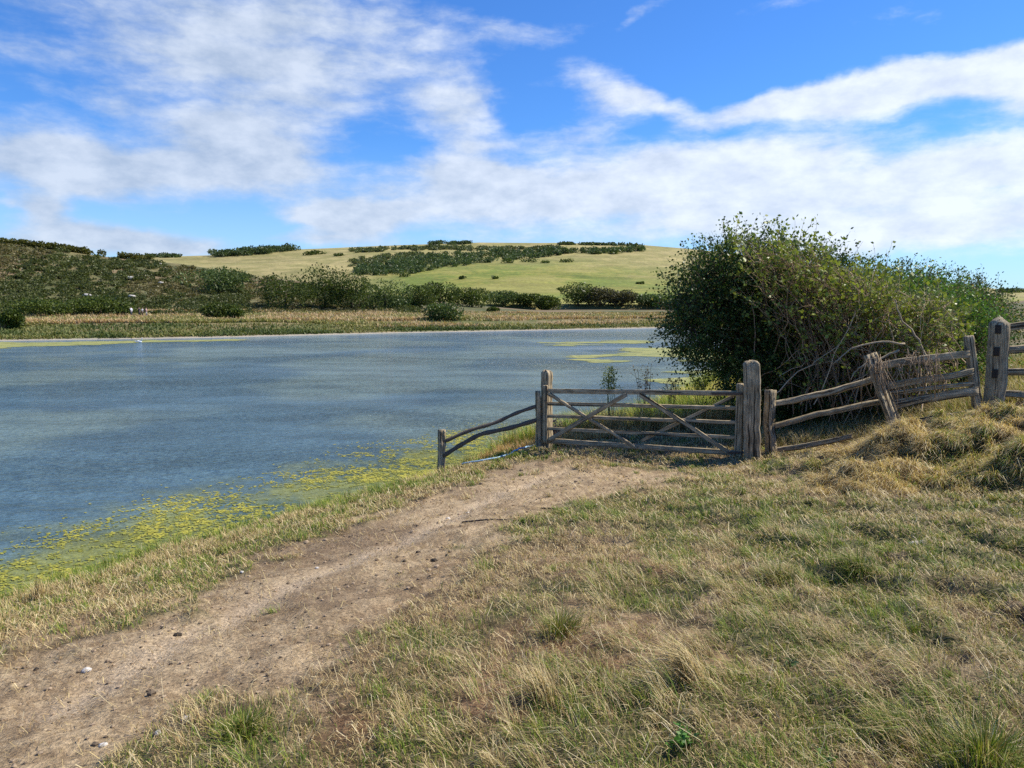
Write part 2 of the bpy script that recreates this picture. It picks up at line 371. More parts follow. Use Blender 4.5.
# ------------------------------------------------------------------ ground sheet
def build_ground():
    ang = np.radians(np.r_[np.arange(-180, -48, 4.), np.arange(-48, 48, .16), np.arange(48, 180, 4.)])
    rad = np.unique(np.r_[.4, np.geomspace(1.0, 2600, 640), np.arange(78, 132, .4)])
    Aa, Rr = np.meshgrid(ang, rad); x = Rr*np.sin(Aa); y = Rr*np.cos(Aa); z = H(x, y)
    tm = trackmask(x, y)*(Rr < 30)
    rut = np.exp(-(linedist(x, y, RUT1)/.16)**2)*(Rr < 30)
    gm = greenmask(x, y); d = Rr
    n1 = fbm(x, y, 3., 4, 81); n2 = fbm(x, y, .4, 3, 83); n3 = fbm(x, y, 14., 3, 85)
    n5 = fbm(x, y, 38., 3, 87); dirt = mix(c3(.26, .18, .098), c3(.48, .36, .21), ss(n1*.35+n3*.35+n5*.3, .36, .64)); dirt = mix(dirt, c3(.15, .10, .06)+0*dirt, ss(n2, .5, .66)*.55)
    dirt = dirt*.9; dirt = mix(dirt, c3(.50, .39, .26)+0*dirt, rut*.6)
    lit = mix(c3(.085, .055, .03), c3(.30, .215, .12), ss(n3*.6+n1*.4, .38, .64)); lit = mix(lit, c3(.20, .11, .055)+0*lit, ss(n2, .55, .68)*.6); lit = mix(lit, c3(.07, .085, .028)+0*lit, gm*.8)
    col = mix(lit, dirt, np.clip(tm*.95, 0, 1))
    gate = np.exp(-(((x-2.6)/2.3)**2+((y-13)/1.0)**2)); col = mix(col, c3(.20, .14, .09)+0*col, gate*.5)
    # far flats, left hill, down
    a = Aa; f1 = fbm(x, y, .06, 4, 91); f2 = fbm(x, y, .25, 4, 93); f3 = fbm(x, y, .015, 4, 95)
    flat = mix(c3(.20, .16, .075), c3(.10, .11, .035), ss(f2, .42, .6))
    hA = mix(c3(.08, .09, .032), c3(.15, .13, .055), ss(f2, .4, .62)); hA = mix(hA, c3(.19, .14, .075)+0*hA, ss(f1, .48, .62)*ss(d, 165, 205))
    green = mix(c3(.18, .215, .032), c3(.32, .29, .06), ss(f2*.4+f3*.6, .42, .58)); tan = mix(c3(.31, .26, .095), c3(.42, .33, .14), ss(f1, .4, .6))
    uu = 512+np.tan(np.clip(a, -1.3, 1.3))*F/math.cos(PITCH)
    tl = np.clip(ss(uu, 420, 330)+ss(d, 520, 760)*.9+.5*ss(uu, 560, 700)*ss(d, 380, 560)+ss(f3, .55, .7)*.3, 0, 1)
    strip = ss(np.abs(((uu-400)*.25+d*.35) % 23-11.5), 3, 5)
    hC = mix(green, tan, tl); hC = hC*(.55+.45*fbm(x*.35+y*.1, y, .045, 5, 97)+.42*fbm(x, y, .2, 3, 98))[..., None]; hC = hC*c3(.78, .84, .80); hC = mix(hC, hC*.75, strip*.35*(1-tl))
    col = mix(col, flat, ss(d, 35, 60)); col = mix(col, hA, ss(d, 142, 156)*(d < 330)); col = mix(col, hC, ss(d, 255, 270)*np.ones_like(d)*(1-0))
    sd = sdist(x, y, WPOLY)
    col = mix(col, c3(.36, .32, .25)+0*col, ss(d, 50, 60)*ss(sd, .8, .4))
    col = mix(col, c3(.05, .045, .03)+0*col, ss(z, .12, -.1)*(d < 50))
    nr, na = x.shape; idx = np.arange(nr*na).reshape(nr, na)
    q = np.stack([idx[:-1, :], np.roll(idx, -1, 1)[:-1, :], np.roll(idx, -1, 1)[1:, :], idx[1:, :]], -1)[..., ::-1]
    V = np.stack([x, y, z], -1).reshape(-1, 3); C = col.reshape(-1, 3)
    hillm = (d[:-1] > 150) & (y[:-1] > 0); trm = (tm[:-1] > .5)
    zf = z[:-1]; drop = (zf < -.85) & (d[:-1] > 60)
    inner = idx[0]; fan = np.c_[inner, np.roll(inner, -1), np.full(na, len(V))]
    V = np.r_[V, [[0, 0, g(0, 0)]]]; C = np.r_[C, C[:1]]
    for name, msk, mt in (('ground', ~hillm & ~trm & ~drop, M_ground), ('path', ~hillm & trm, M_ground), ('hills', hillm, M_hill)):
        f = q[msk].reshape(-1, 4); fs = [f]
        if name == 'ground': fs.append(fan[:, ::-1])
        used = np.unique(np.concatenate([k.ravel() for k in fs])); rm = np.zeros(len(V), int); rm[used] = np.arange(len(used))
        o = link(name, np_mesh(name, V[used], [rm[k] for k in fs], C[used], True), mt); tag(o, kind='structure')
build_ground()

def build_water():
    ang = np.radians(np.r_[np.arange(-180, -48, 6.), np.arange(-48, 48, .4), np.arange(48, 180, 6.)]); rad = np.geomspace(3, 400, 260)
    Aa, Rr = np.meshgrid(ang, rad); x = Rr*np.sin(Aa); y = Rr*np.cos(Aa)
    sd = -sdist(x, y, WPOLY); nz = fbm(x, y, .8, 4, 101); nb = fbm(x, y, .12, 3, 103)
    deep = mix(c3(.08, .145, .185), c3(.14, .205, .205), ss(nb, .4, .6))
    weed = mix(c3(.08, .11, .03), c3(.24, .25, .05), ss(nz, .4, .6))
    w = ss(5.2-sd+(nz-.5)*6, 0, 3.5)*(Rr < 30); cq = P(605., 350., 65.)
    k0 = 4.2/abs(ray(605., 351.)[2]); cx_, cy_ = (ray(605., 351.)*k0)[:2]; calm = np.exp(-(((x-cx_)/9)**2+((y-cy_)/13)**2)*1.)*ss(fbm(x*.5, y, .25, 3, 107), .38, .55)
    col = mix(deep, weed, w*.85)
    nr, na = x.shape; idx = np.arange(nr*na).reshape(nr, na)
    q = np.stack([idx[:-1, :], np.roll(idx, -1, 1)[:-1, :], np.roll(idx, -1, 1)[1:, :], idx[1:, :]], -1)[..., ::-1].reshape(-1, 4)
    V = np.stack([x, y, 0*x], -1).reshape(-1, 3)
    me = np_mesh('water', V, [q], col.reshape(-1, 3), True); at = me.attributes.new('calm', 'FLOAT', 'POINT'); at.data.foreach_set('value', calm.ravel().astype(np.float32)); tag(link('water', me, M_water), kind='structure')
build_water()

def build_algae():
    """floating mats: thousands of flat ragged flakes a few mm above the water"""
    def flakes(x, y, r, el, az, col, z):
        n = len(x); k = 7; a = np.arange(k)[None]*2*math.pi/k; rr = r[:, None]*rng.uniform(.55, 1.25, (n, k))
        px = rr*np.cos(a)*el[:, None]; py = rr*np.sin(a)
        X = x[:, None]+px*np.cos(az)[:, None]-py*np.sin(az)[:, None]; Y = y[:, None]+px*np.sin(az)[:, None]+py*np.cos(az)[:, None]
        V = np.stack([X, Y, np.broadcast_to(z[:, None], X.shape)], -1).reshape(-1, 3)
        return V, np.arange(n*k).reshape(n, k), np.repeat(col, k, 0)
    out = []
    # near bank
    m = 480000; t = rng.uniform(0, 1, m); L_ = np.array(NEAR[1:14]); seg = np.r_[0, np.cumsum(np.hypot(*np.diff(L_, axis=0).T))]
    s = t*seg[-1]; bx = np.interp(s, seg, L_[:, 0]); by = np.interp(s, seg, L_[:, 1]); off = rng.uniform(0, 1, m)**1.35*8
    x = bx-.78*off; y = by+.62*off
    sd = -sdist(x, y, WPOLY); nz = fbm(x, y, .45, 3, 111)*.3+fbm(x, y, 1.5, 3, 113)*.3+fbm(x, y, 5.5, 3, 115)*.4
    dens = ss(nz-.02*np.maximum(sd-1, 0), .36, .58)*ss(sd, 6.6, 3.)*(sd > .05)
    keep = rng.uniform(size=m) < dens*.5*ss(sd, 7, 0)**.5; x, y, nz = x[keep], y[keep], nz[keep]; n = len(x)
    c = mix(c3(.14, .17, .03), c3(.46, .41, .05), rng.uniform(size=n)*.6+.4*ss(nz, .5, .62))
    out.append(flakes(x, y, rng.uniform(.008, .030, n), rng.uniform(1, 2.4, n), rng.uniform(0, 3.1, n), c, rng.uniform(.006, .016, n)))
    # far mats right of centre, seen by pixel rows
    def mat(poly, m, r0, r1, colA, colB, thr, ns, sd_=120):
        pw = np.array(pxs(poly)); lo, hi = pw.min(0), pw.max(0)
        x = rng.uniform(lo[0]-2, hi[0]+2, m); y = rng.uniform(lo[1]-2, hi[1]+2, m)
        s_ = sdist(x, y, pw); nz = fbm(x*.4, y*.9, ns*2, 4, sd_); k = (s_+(nz-.5)*14 < 0) & (nz > thr-.1*ss(-s_, 0, 5)) & (sdist(x, y, WPOLY) < 0)
        x, y = x[k], y[k]; n = len(x); c = mix(colA, colB, rng.uniform(size=n))
        out.append(flakes(x, y, rng.uniform(r0, r1, n), rng.uniform(1., 2.6, n), rng.normal(0, .3, n), c, rng.uniform(.006, .02, n)))
    yA, yB = c3(.20, .22, .06), c3(.32, .31, .09)
    mat([(595, 357), (620, 350), (690, 346), (740, 352), (740, 362), (650, 361), (600, 361)], 9000, .25, .7, yA, yB, .4, .12)
    mat([(668, 378), (700, 372), (740, 370), (760, 392), (690, 392)], 6000, .12, .4, yA, yB, .4, .2)
    mat([(540, 343), (640, 340), (650, 343), (560, 346)], 3000, .25, .6, yA, yB, .45, .12)
    mat([(-60, 344), (0, 342.5), (120, 341.5), (230, 339.6), (200, 341), (100, 344.5), (0, 347.5), (-60, 349)], 9000, .2, .6, c3(.22, .24, .06), c3(.32, .31, .09), .2, .2)
    nV = 0; Vs = []; Fs = []; Cs = []
    for V, f, c in out: Vs.append(V); Fs.append(f+nV); Cs.append(c); nV += len(V)
    o = link('algae', np_mesh('algae', np.concatenate(Vs), Fs, np.concatenate(Cs)), M_algae)
    tag(o, 'yellow green algae floating in ragged mats on the water along the banks', 'algae', kind='stuff')
build_algae()

# ------------------------------------------------------------------ near grass
WIND = math.atan2(-.75, .55)
def polar(n, r0, r1, p, a0=-52, a1=58):
    u = rng.uniform(size=n); q = 2-p
    r = (r0**q+u*(r1**q-r0**q))**(1/q); a = np.radians(rng.uniform(a0, a1, n)); return r*np.sin(a), r*np.cos(a), r
STRAW = [c3(.56, .44, .21), c3(.43, .32, .15), c3(.27, .175, .08), c3(.70, .58, .33)]
GREEN = [c3(.13, .205, .025), c3(.21, .285, .035), c3(.08, .13, .018), c3(.33, .33, .055)]
def pal(n, pl, w=None):
    i = rng.choice(len(pl), n, p=w); return np.array(pl)[i]*rng.uniform(.75, 1.25, (n, 1))
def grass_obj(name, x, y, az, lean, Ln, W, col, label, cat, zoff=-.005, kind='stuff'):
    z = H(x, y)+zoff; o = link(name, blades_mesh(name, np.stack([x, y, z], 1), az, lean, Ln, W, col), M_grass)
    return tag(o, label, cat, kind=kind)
def widen(r): return np.clip(r/4.2, .9, 4.)
# a) straw litter
x, y, r = polar(330000, 1.6, 24, 1.15); sd = sdist(x, y, WPOLY); tm = trackmask(x, y)
k = (sd > .7) & (rng.uniform(size=len(x)) < 1-.93*tm) & (rng.uniform(size=len(x)) < .35+.65*ss(fbm(x, y, 2., 3, 131), .35, .55)); x, y, r = x[k], y[k], r[k]; n = len(x)
grass_obj('straw_litter', x, y, rng.uniform(0, 6.28, n), rng.uniform(1.15, 1.56, n), rng.uniform(.04, .12, n)*np.clip(r/6, .8, 1.5), rng.uniform(.0024, .0046, n)*widen(r),
          pal(n, STRAW, [.3, .32, .28, .1]), 'dry cut straw lying thick over the bank top', 'straw', zoff=.006)
# b) turf
x, y, r = polar(420000, 1.6, 26, 1.15); sd = sdist(x, y, WPOLY); tm = trackmask(x, y); gm = greenmask(x, y)
k = (sd > .25) & (rng.uniform(size=len(x)) < (1-tm > .6)*(.3+.7*gm)) & (sdist(x, y, MOUND) > rng.uniform(-.3, .1, len(x))); x, y, r, gm = x[k], y[k], r[k], gm[k]; n = len(x)
isg = rng.uniform(size=n) < .2+.75*ss(gm, .1, .6); c = np.where(isg[:, None], pal(n, GREEN), pal(n, STRAW))
clump = ss(fbm(x, y, 4.5, 3, 141), .4, .65)
grass_obj('turf_grass', x, y, WIND+rng.normal(0, 1.2, n), np.abs(rng.normal(.55, .35, n)), rng.uniform(.02, .05, n)*(1+1.1*clump), rng.uniform(.0024, .0044, n)*widen(r), c,
          'short green and straw coloured turf covering the bank', 'grass')
# long loose straws on top, and debris on the track
x, y, r = polar(5000, 1.6, 16, 1.1); k = (sdist(x, y, WPOLY) > .9) & ((trackmask(x, y) < .5) | (rng.uniform(size=5000) < .1)); x, y, r = x[k], y[k], r[k]; n = len(x)
grass_obj('loose_straw', x, y, WIND+rng.normal(0, 1.1, n), rng.uniform(1.25, 1.6, n), rng.uniform(.08, .24, n), rng.uniform(.0018, .0034, n)*widen(r), pal(n, [STRAW[0], STRAW[3], c3(.75, .64, .40)]), 'long loose bleached straws strewn on the turf', 'straw', zoff=.02)
x, y, r = polar(60000, 1.6, 18, 1.15, -48, 20); k = (trackmask(x, y) > .3) & (rng.uniform(size=60000) < .15+.85*ss(fbm(x, y, 1.8, 3, 133), .48, .6)); x, y, r = x[k], y[k], r[k]; n = len(x)
grass_obj('chaff', x, y, rng.uniform(0, 6.28, n), rng.uniform(1.4, 1.6, n), rng.uniform(.015, .05, n), rng.uniform(.002, .004, n)*widen(r), pal(n, [c3(.45, .33, .17), c3(.28, .18, .09), c3(.16, .10, .05)]), 'short trodden chaff littering the bare track', 'chaff', zoff=.006)
# c) tufts leaning with the wind
def tufts(nc, cx, cy, cr, nb, Lm, rad, leanm, strawp, spread=.6, wind=WIND):
    b = rng.poisson(nb, nc)+4; i = np.repeat(np.arange(nc), b); n = len(i)
    rr = np.abs(rng.normal(0, 1, n))*rad*cr[i]; aa = rng.uniform(0, 6.28, n)
    x = cx[i]+rr*np.cos(aa); y = cy[i]+rr*np.sin(aa)
    az = wind+rng.normal(0, spread, n)+rng.normal(0, .35, nc)[i]; lean = np.clip(rng.normal(leanm, .28, n), .02, 1.5)
    L_ = Lm*cr[i]*rng.uniform(.45, 1.2, n); st = rng.uniform(size=n) < np.asarray(strawp)[i]
    c = np.where(st[:, None], pal(n, STRAW), pal(n, GREEN))
    return x, y, az, lean, L_, c
x, y, r = polar(2600, 1.9, 17, .9, -44, 48); sd = sdist(x, y, WPOLY); tm = trackmask(x, y)
dens = .25+.75*ss(x+.25*y, .5, 3.2); k = (sd > 1.2) & ((tm < .45) | (rng.uniform(size=len(x)) < .10)) & (rng.uniform(size=len(x)) < dens); x, y = x[k], y[k]; nc = len(x)
gq = greenmask(x, y); cr = rng.uniform(.4, 1.35, nc)**1.4
X, Y_, az, le, L_, c = tufts(nc, x, y, cr, 46, .095, .04, .8, np.where(rng.uniform(size=nc) < .25+.6*gq, .08, .85)); rr = np.hypot(X, Y_)
grass_obj('tufted_grass', X, Y_, az, le, L_, rng.uniform(.0018, .0034, len(X))*widen(rr), c, 'wind combed tufts of long green and dry grass among the turf', 'grass')
# swathes of long combed dry grass, lower right of the bank
q = gp([690, 640, 560, 780, 720, 850, 900, 600, 480, 820, 650, 950, 990, 760], [690, 640, 690, 610, 590, 650, 720, 590, 720, 700, 740, 620, 700, 540])
cx = (q[:, 0][:, None]+rng.normal(0, .28, (len(q), 9))).ravel(); cy = (q[:, 1][:, None]+rng.normal(0, .2, (len(q), 9))).ravel(); k = trackmask(cx, cy) < .2; cx, cy = cx[k], cy[k]; nc = len(cx)
X, Y_, az, le, L_, c = tufts(nc, cx, cy, rng.uniform(.6, 1.2, nc), 34, .20, .045, 1.15, np.full(nc, .72), .32, WIND-.15); rr = np.hypot(X, Y_)
grass_obj('combed_long_grass', X, Y_, az, le, L_, rng.uniform(.0018, .003, len(X))*widen(rr), c, 'long bleached grass lying over in wind combed swathes', 'grass')
# d) bank lip
m = 5200; t = rng.uniform(0, 1, m); Ln_ = np.array(EDGE[1:]+[(-.5, 15.4), (.6, 17.6), (2.8, 20.5), (6.2, 24.2)]); seg = np.r_[0, np.cumsum(np.hypot(*np.diff(Ln_, axis=0).T))]
s = t*seg[-1]; off = rng.normal(.5, .75, m); x = np.interp(s, seg, Ln_[:, 0])+.75*off; y = np.interp(s, seg, Ln_[:, 1])-.65*off
tm = trackmask(x, y); sd = sdist(x, y, WPOLY); k = (tm < .4) & (sd > .12); x, y, off = x[k], y[k], off[k]; nc = len(x)
X, Y_, az, le, L_, c = tufts(nc, x, y, rng.uniform(.4, 1., nc)*np.where(off < .2, 1.25, .8), 30, .2, .06, .5, np.clip(.08+.72*ss(fbm(x, y, 1.3, 3, 151), .42, .58)*1., 0, 1), 1.0); rr = np.hypot(X, Y_)
grass_obj('bank_grass', X, Y_, az, le, L_, rng.uniform(.002, .0036, len(X))*widen(rr), c, 'rough yellow green grass fringing the water edge of the bank', 'grass')
# e) mound
cx = rng.uniform(3, 12, 6500); cy = rng.uniform(7.5, 13, 6500); k = sdist(cx, cy, MOUND)+(fbm(cx, cy, 1.6, 4, 37)-.5)*-1.0 < .08; cx, cy = cx[k], cy[k]; nc = len(cx)
X, Y_, az, le, L_, c = tufts(nc, cx, cy, rng.uniform(.5, 1.15, nc), 60, .27, .05, 1.2, np.clip(1.12-.45*ss(fbm(cx, cy, 1.6, 3, 161), .5, .62), 0, 1), .5, math.atan2(-.7, -.5)); rr = np.hypot(X, Y_); c = c*1.15
grass_obj('mound_grass', X, Y_, az, le, L_, rng.uniform(.002, .0034, len(X))*widen(rr)*.9, c, 'matted dry grass hanging over the lumpy mound by the broken hurdle', 'grass')
# f) rough growth behind the gate and under the fences
x = rng.uniform(-1.6, 7.5, 6000); y = rng.uniform(14.1, 27, 6000); sd = sdist(x, y, WPOLY)
k = (sd > .05) & ((y > 14.3+(x > 1.0)*1.2*ss(x, .6, 3)) | (x < .3)) & (x < 2.2+.42*(y-10)) & (rng.uniform(size=6000) < .25+.75*ss(fbm(x, y, .7, 3, 171), .35, .5)); x, y = x[k], y[k]; nc = len(x)
X, Y_, az, le, L_, c = tufts(nc, x, y, rng.uniform(.5, 1.2, nc)*np.where(y > 15.8, 1.4, .55), 30, .42, .10, .35, np.clip(.15+.7*ss(fbm(x, y, .9, 3, 173), .5, .62)+.9*ss(y-.25*x, 16.6, 14.6)*(x > .5), 0, 1), 1.5)
c = c*np.where(Y_[:, None]-.25*X[:, None] > 16, np.array([[1.25, 1.35, .9]]), np.array([[1.05, .88, .75]]))
grass_obj('reedy_grass', X, Y_, az, le, L_, rng.uniform(.006, .012, len(X)), c, 'tall yellow green reedy grass behind the gate at the water edge', 'grass')
x = rng.uniform(7.8, 16, 1500); y = rng.uniform(12.9, 24, 1500); k = (x/y < .9) & (x/y > .58); x, y = x[k], y[k]; nc = len(x)
X, Y_, az, le, L_, c = tufts(nc, x, y, rng.uniform(.6, 1.2, nc), 24, .4, .12, .4, np.full(nc, .6), 1.2)
grass_obj('meadow_grass', X, Y_, az, le, L_, rng.uniform(.006, .011, len(X)), c, 'tall ochre meadow grass behind the right hand fence', 'grass')

# separate tussocks
def tussock(u, v, n, L0, rad, lean, sp, label, wind=WIND, spread=1.2, name='grass_tussock', cat='grass tussock'):
    q = gp(u, v)[0]; rr = np.abs(rng.normal(0, rad, n)); aa = rng.uniform(0, 6.28, n)
    x = q[0]+rr*np.cos(aa); y = q[1]+rr*np.sin(aa); z = H(x, y)-.01
    az = wind+rng.normal(0, spread, n) if wind is not None else aa*-1+math.pi/2+rng.normal(0, .3, n)
    c = np.where((rng.uniform(size=n) < sp)[:, None], pal(n, STRAW), pal(n, GREEN)*.8)
    w = .0032*max(1, math.hypot(q[0], q[1])/5)
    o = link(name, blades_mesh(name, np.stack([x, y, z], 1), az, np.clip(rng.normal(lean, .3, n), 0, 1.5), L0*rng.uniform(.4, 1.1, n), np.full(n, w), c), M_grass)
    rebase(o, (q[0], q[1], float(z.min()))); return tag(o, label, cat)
tussock(245, 735, 1100, .095, .07, .55, .25, 'dark round green tussock low in the left foreground beside the worn track', None)
tussock(778, 585, 900, .16, .08, .75, .55, 'dark hollow tussock with dry blades in the middle right turf')
tussock(985, 765, 1500, .15, .11, .5, .25, 'thick green tussock at the bottom right corner', None)
tussock(548, 700, 300, .2, .06, .5, .95, 'pale straw coloured tuft standing up in the bottom middle', WIND, .35)
tussock(700, 690, 420, .32, .05, .95, .95, 'long bleached sheaf of grass lying over towards upper left', WIND-.25, .18)
tussock(560, 480+155, 600, .16, .08, .6, .4, 'small dark tussock in the middle of the foreground turf', None)
tussock(860, 555+20, 900, .22, .09, .9, .2, 'bright green tussock in the right hand turf below the mound')
tussock(40, 600, 160, .26, .05, .2, 1., 'pale dead grass stalks standing on the bank lip at far left')
tussock(316, 508, 140, .26, .05, .2, 1., 'pale dead grass stalks standing on the bank lip below the fence end')

def leafy_weed(u, v, label, n=60, s=.05, h=.1, col=(.09, .20, .035)):
    q = gp(u, v)[0]; th = empty('weed_plant', tuple(q)); mb = MB(); Ls = []
    for k in range(9):
        a = rng.uniform(0, 6.28); e = q+np.array([math.cos(a)*h*rng.uniform(.3, 1), math.sin(a)*h*rng.uniform(.3, 1), h*rng.uniform(.4, 1)])
        mb.tube([q-[0, 0, .01], (q+e)/2+[0, 0, .02], e], [.0025, .002, .001], 4, c3(.10, .14, .05)); 
        for j in range(n//9): Ls.append(q+(e-q)*rng.uniform(.4, 1)+rng.normal(0, .008, 3))
    mb.build('stem', M_bark, th); Ls = np.array(Ls); D = rng.normal(size=Ls.shape); D[:, 2] = np.abs(D[:, 2])*.6
    V, f, c = leaves_arrays(Ls, D, rng.uniform(.6, 1.2, len(Ls))*s, np.array([col])*rng.uniform(.7, 1.3, (len(Ls), 1)))
    o = link('foliage', np_mesh('foliage', V-q, [f], c), M_leaf); o.parent = th; return tag(th, label, 'weed')
leafy_weed(678, 748, 'small bright green leafy weed low in the bottom middle turf', 110, .022, .07)
leafy_weed(825, 762, 'low green leafy weed at the bottom edge right of centre', 60, .02, .045)
leafy_weed(788, 665, 'tiny grey green weed amid combed grass in the right foreground', 50, .018, .05, (.10, .17, .08))

# stones and dung
def lump(name, u, v, r, col, label, cat, flat=.55, rough=.08):
    q = gp(u, v)[0]; mb = MB(); r *= .62; mb.ball(q+[0, 0, r*flat*.25], (r, r*rng.uniform(.6, .95), r*flat), c3(*col), 12, 8, rough)
    o = mb.build(name, M_stone, None, True); rebase(o, tuple(q)); o.rotation_euler = (0, 0, rng.uniform(0, 3)); return tag(o, label, cat)
W_, D_ = (.50, .47, .42), (.035, .028, .02)
for a in [('stone', 86, 525+140, .045, W_, 'white and dark flint beside the track in the left foreground', 'stone'),
          ('stone', 36, 664, .028, D_, 'small dark flint on bare soil at the far left'),
          ('stone', 187, 718, .040, W_, 'pale grey flint left of the dark round tussock'),
          ('stone', 103, 742, .030, W_, 'small chalky stone at the bottom left of the track'),
          ('stone', 242, 574, .030, W_, 'small pale stone on the bank side edge of the track'),
          ('stone', 317, 491+75, .026, W_, 'small chalky stone in the middle of the track'),
          ('stone', 448, 514, .045, (.6, .56, .5), 'white chalky stone on the bank edge of the track below the fence'),
          ('stone', 468, 508, .035, (.55, .5, .42), 'smaller pale stone just right of the white chalky stone'),
          ('stone', 596, 507, .03, W_, 'pale pebble at the far end of the track'),
          ('stone', 158, 668+68, .03, W_, 'pale pebble between the left tussock and the track edge'),
          ('dung', 434, 556, .055, D_, 'largest dark dung pat on the bare track'),
          ('dung', 447, 552, .038, D_, 'small dark dung lump right of the largest pat on the track'),
          ('dung', 418, 549, .045, (.05, .036, .025), 'brown dung lump left of the largest pat on the track'),
          ('dung', 404, 559, .035, (.06, .042, .03), 'crumbly brown dung lump furthest left on the track'),
          ('dung', 177, 630, .045, D_, 'dark dung lump on the left foreground track'),
          ('dung', 163, 627, .03, (.05, .04, .03), 'small crumbly dung beside the left foreground lump')]:
    lump(*a[:6], a[0])
q = gp([925, 955, 990], [470+75, 543, 548])
for p_, lb in zip(q, ('flat pale chalk slab in the right hand turf', 'second flat pale chalk slab in the right hand turf, right of centre', 'small chalk slab near the right edge of the turf')):
    mb = MB(); mb.ball(p_+[0, 0, .005], (.13, .06, .018), c3(.4, .36, .31), 14, 6, .12); o = mb.build('chalk_slab', M_stone); rebase(o, tuple(p_)); tag(o, lb, 'stone')
def pebbles():
    m = 3600; x, y, r = polar(m, 1.8, 16, 1.2, -45, 20); k = trackmask(x, y) > .5; x, y = x[k], y[k]; mb = MB()
    for a, b, z in zip(x, y, H(x, y)):
        s_ = rng.uniform(.004, .013)*(1+math.hypot(a, b)*.06)*(1 if rng.uniform() < .9 else 1.8); mb.ball((a, b, z+s_*.2), (s_, s_*.8, s_*.6), c3(.32, .24, .155)*rng.choice([.45, .75, .9, 1.1, 1.3]), 5, 4, .1)
    tag(mb.build('gravel', M_stone, None, False), 'small grit and crumbs of soil scattered over the bare track', 'gravel', kind='stuff')
pebbles()

# ------------------------------------------------------------------ gate and fences
def pp(u, v, Y): return P(float(u), float(v), Y)
def post(th, u0, u1, vt, vb, Y, name='post', top=None, lean=0., depth=None, parent=None, sink=.08):
    w = (u1-u0)*Y/F; c = pp((u0+u1)/2, vb, Y); t_ = pp((u0+u1)/2+lean, vt, Y); c = np.array([c[0], Y, min(c[2], g(c[0], Y)+.02)-sink]); t_ = np.array([t_[0], Y, t_[2]-(top[0] if top else 0)])
    mb = MB(); mb.beam(c, t_, w, depth or w*.95, side=(1, .35, 0), rough=.011, top=top, segs=22); return mb.build(name, M_wood, parent or th)
GL = pp(545, 440, 13.9); GR = pp(738, 454, 12.5)
def gy(u): # depth along the gate line at column u
    x0, y0, x1, y1 = GL[0], GL[1], GR[0], GR[1]; t = (u-512)*math.cos(PITCH)/F   # approx x/y
    s_ = (y0*t-x0)/((x1-x0)-t*(y1-y0)); return y0+(y1-y0)*s_
gd = (GR-GL)[:2]/np.linalg.norm((GR-GL)[:2]); gn = np.array([gd[1], -gd[0], 0]); gdir = np.array([gd[0], gd[1], 0])  # gn faces the camera
def on_gate(u, v, out=0.): return pp(u, v, gy(u))+gn*out
def make_gate():
    b = on_gate(738, 459); th = empty('field_gate', (float(b[0]), float(b[1]), float(b[2])))
    for vl, vr, h in ((391, 393.5, .085), (403.5, 408, .06), (416, 422.5, .06), (428.5, 437.5, .06), (440.5, 453, .085)):
        mb = MB(); mb.beam(on_gate(546, vl), on_gate(737, vr), .035, h, rough=.0025, sag=.0); mb.build('rail', M_wood, th)
    mb = MB(); a = on_gate(738.6, 459); t_ = on_gate(738.6, 384.5); mb.beam([a[0], a[1], a[2]], [a[0], a[1], t_[2]], .14, .10, side=gdir, rough=.007, top=(.02, .9)); mb.build('heel_stile', M_wood, th)
    mb = MB(); a = on_gate(545.5, 443); t_ = on_gate(545.5, 386); mb.beam([a[0], a[1], a[2]], [a[0], a[1], t_[2]], .09, .08, side=gdir, rough=.006, top=(.015, .9)); mb.build('head_stile', M_wood, th)
    for (a, b_, o_, h) in (((549, 393), (637, 448), .038, .055), ((549, 440), (627, 394), .036, .065), ((640, 394), (734, 455), .038, .07), ((733, 397), (641, 441), -.036, .055)):
        mb = MB(); mb.beam(on_gate(*a, o_), on_gate(*b_, o_), .03, h, up=(0, 0, 1), rough=.004); mb.build('brace', M_wood, th)
    for v0 in (393.5, 452):
        mb = MB(); mb.beam(on_gate(712 if v0 < 400 else 728, v0-(.3 if v0 < 400 else 0), .055), on_gate(746, v0, .055), .012, .04, rough=.001); mb.build('hinge', M_iron, th)
    mb = MB(); mb.tube([on_gate(548, 394, .05), on_gate(553, 398, .06), on_gate(551, 404, .05), on_gate(545, 400, .06)], .006, 6); mb.build('latch_chain', M_iron, th)
    tag(th, 'low five bar wooden field gate with crossed braces, closed across the track', 'gate')
make_gate()
def gate_post(u0, u1, vt, vb, Y, top, label, name='gate_post'):
    w = (u1-u0)*Y/F; mid = (u0+u1)/2; c = pp(mid, vb, Y); t_ = pp(mid, vt, Y); gz = g(c[0], Y)-.15
    mb = MB(); mb.beam([c[0], Y, gz], [t_[0], Y, t_[2]-top[0]], w, w*.9, side=(1, -.4, 0), rough=.013, top=top, segs=26)
    o = mb.build(name, M_wood); rebase(o, (c[0], Y, gz+.15)); return tag(o, label, 'post')
gate_post(541.5, 551, 370, 446, 14.05, (.05, .70), 'weathered wooden gate post with a rounded split top at the gate latch end')
gate_post(745, 759, 360, 459, 12.35, (.055, .72), 'tall thick wooden gate post with chamfered top at the gate hinge end')
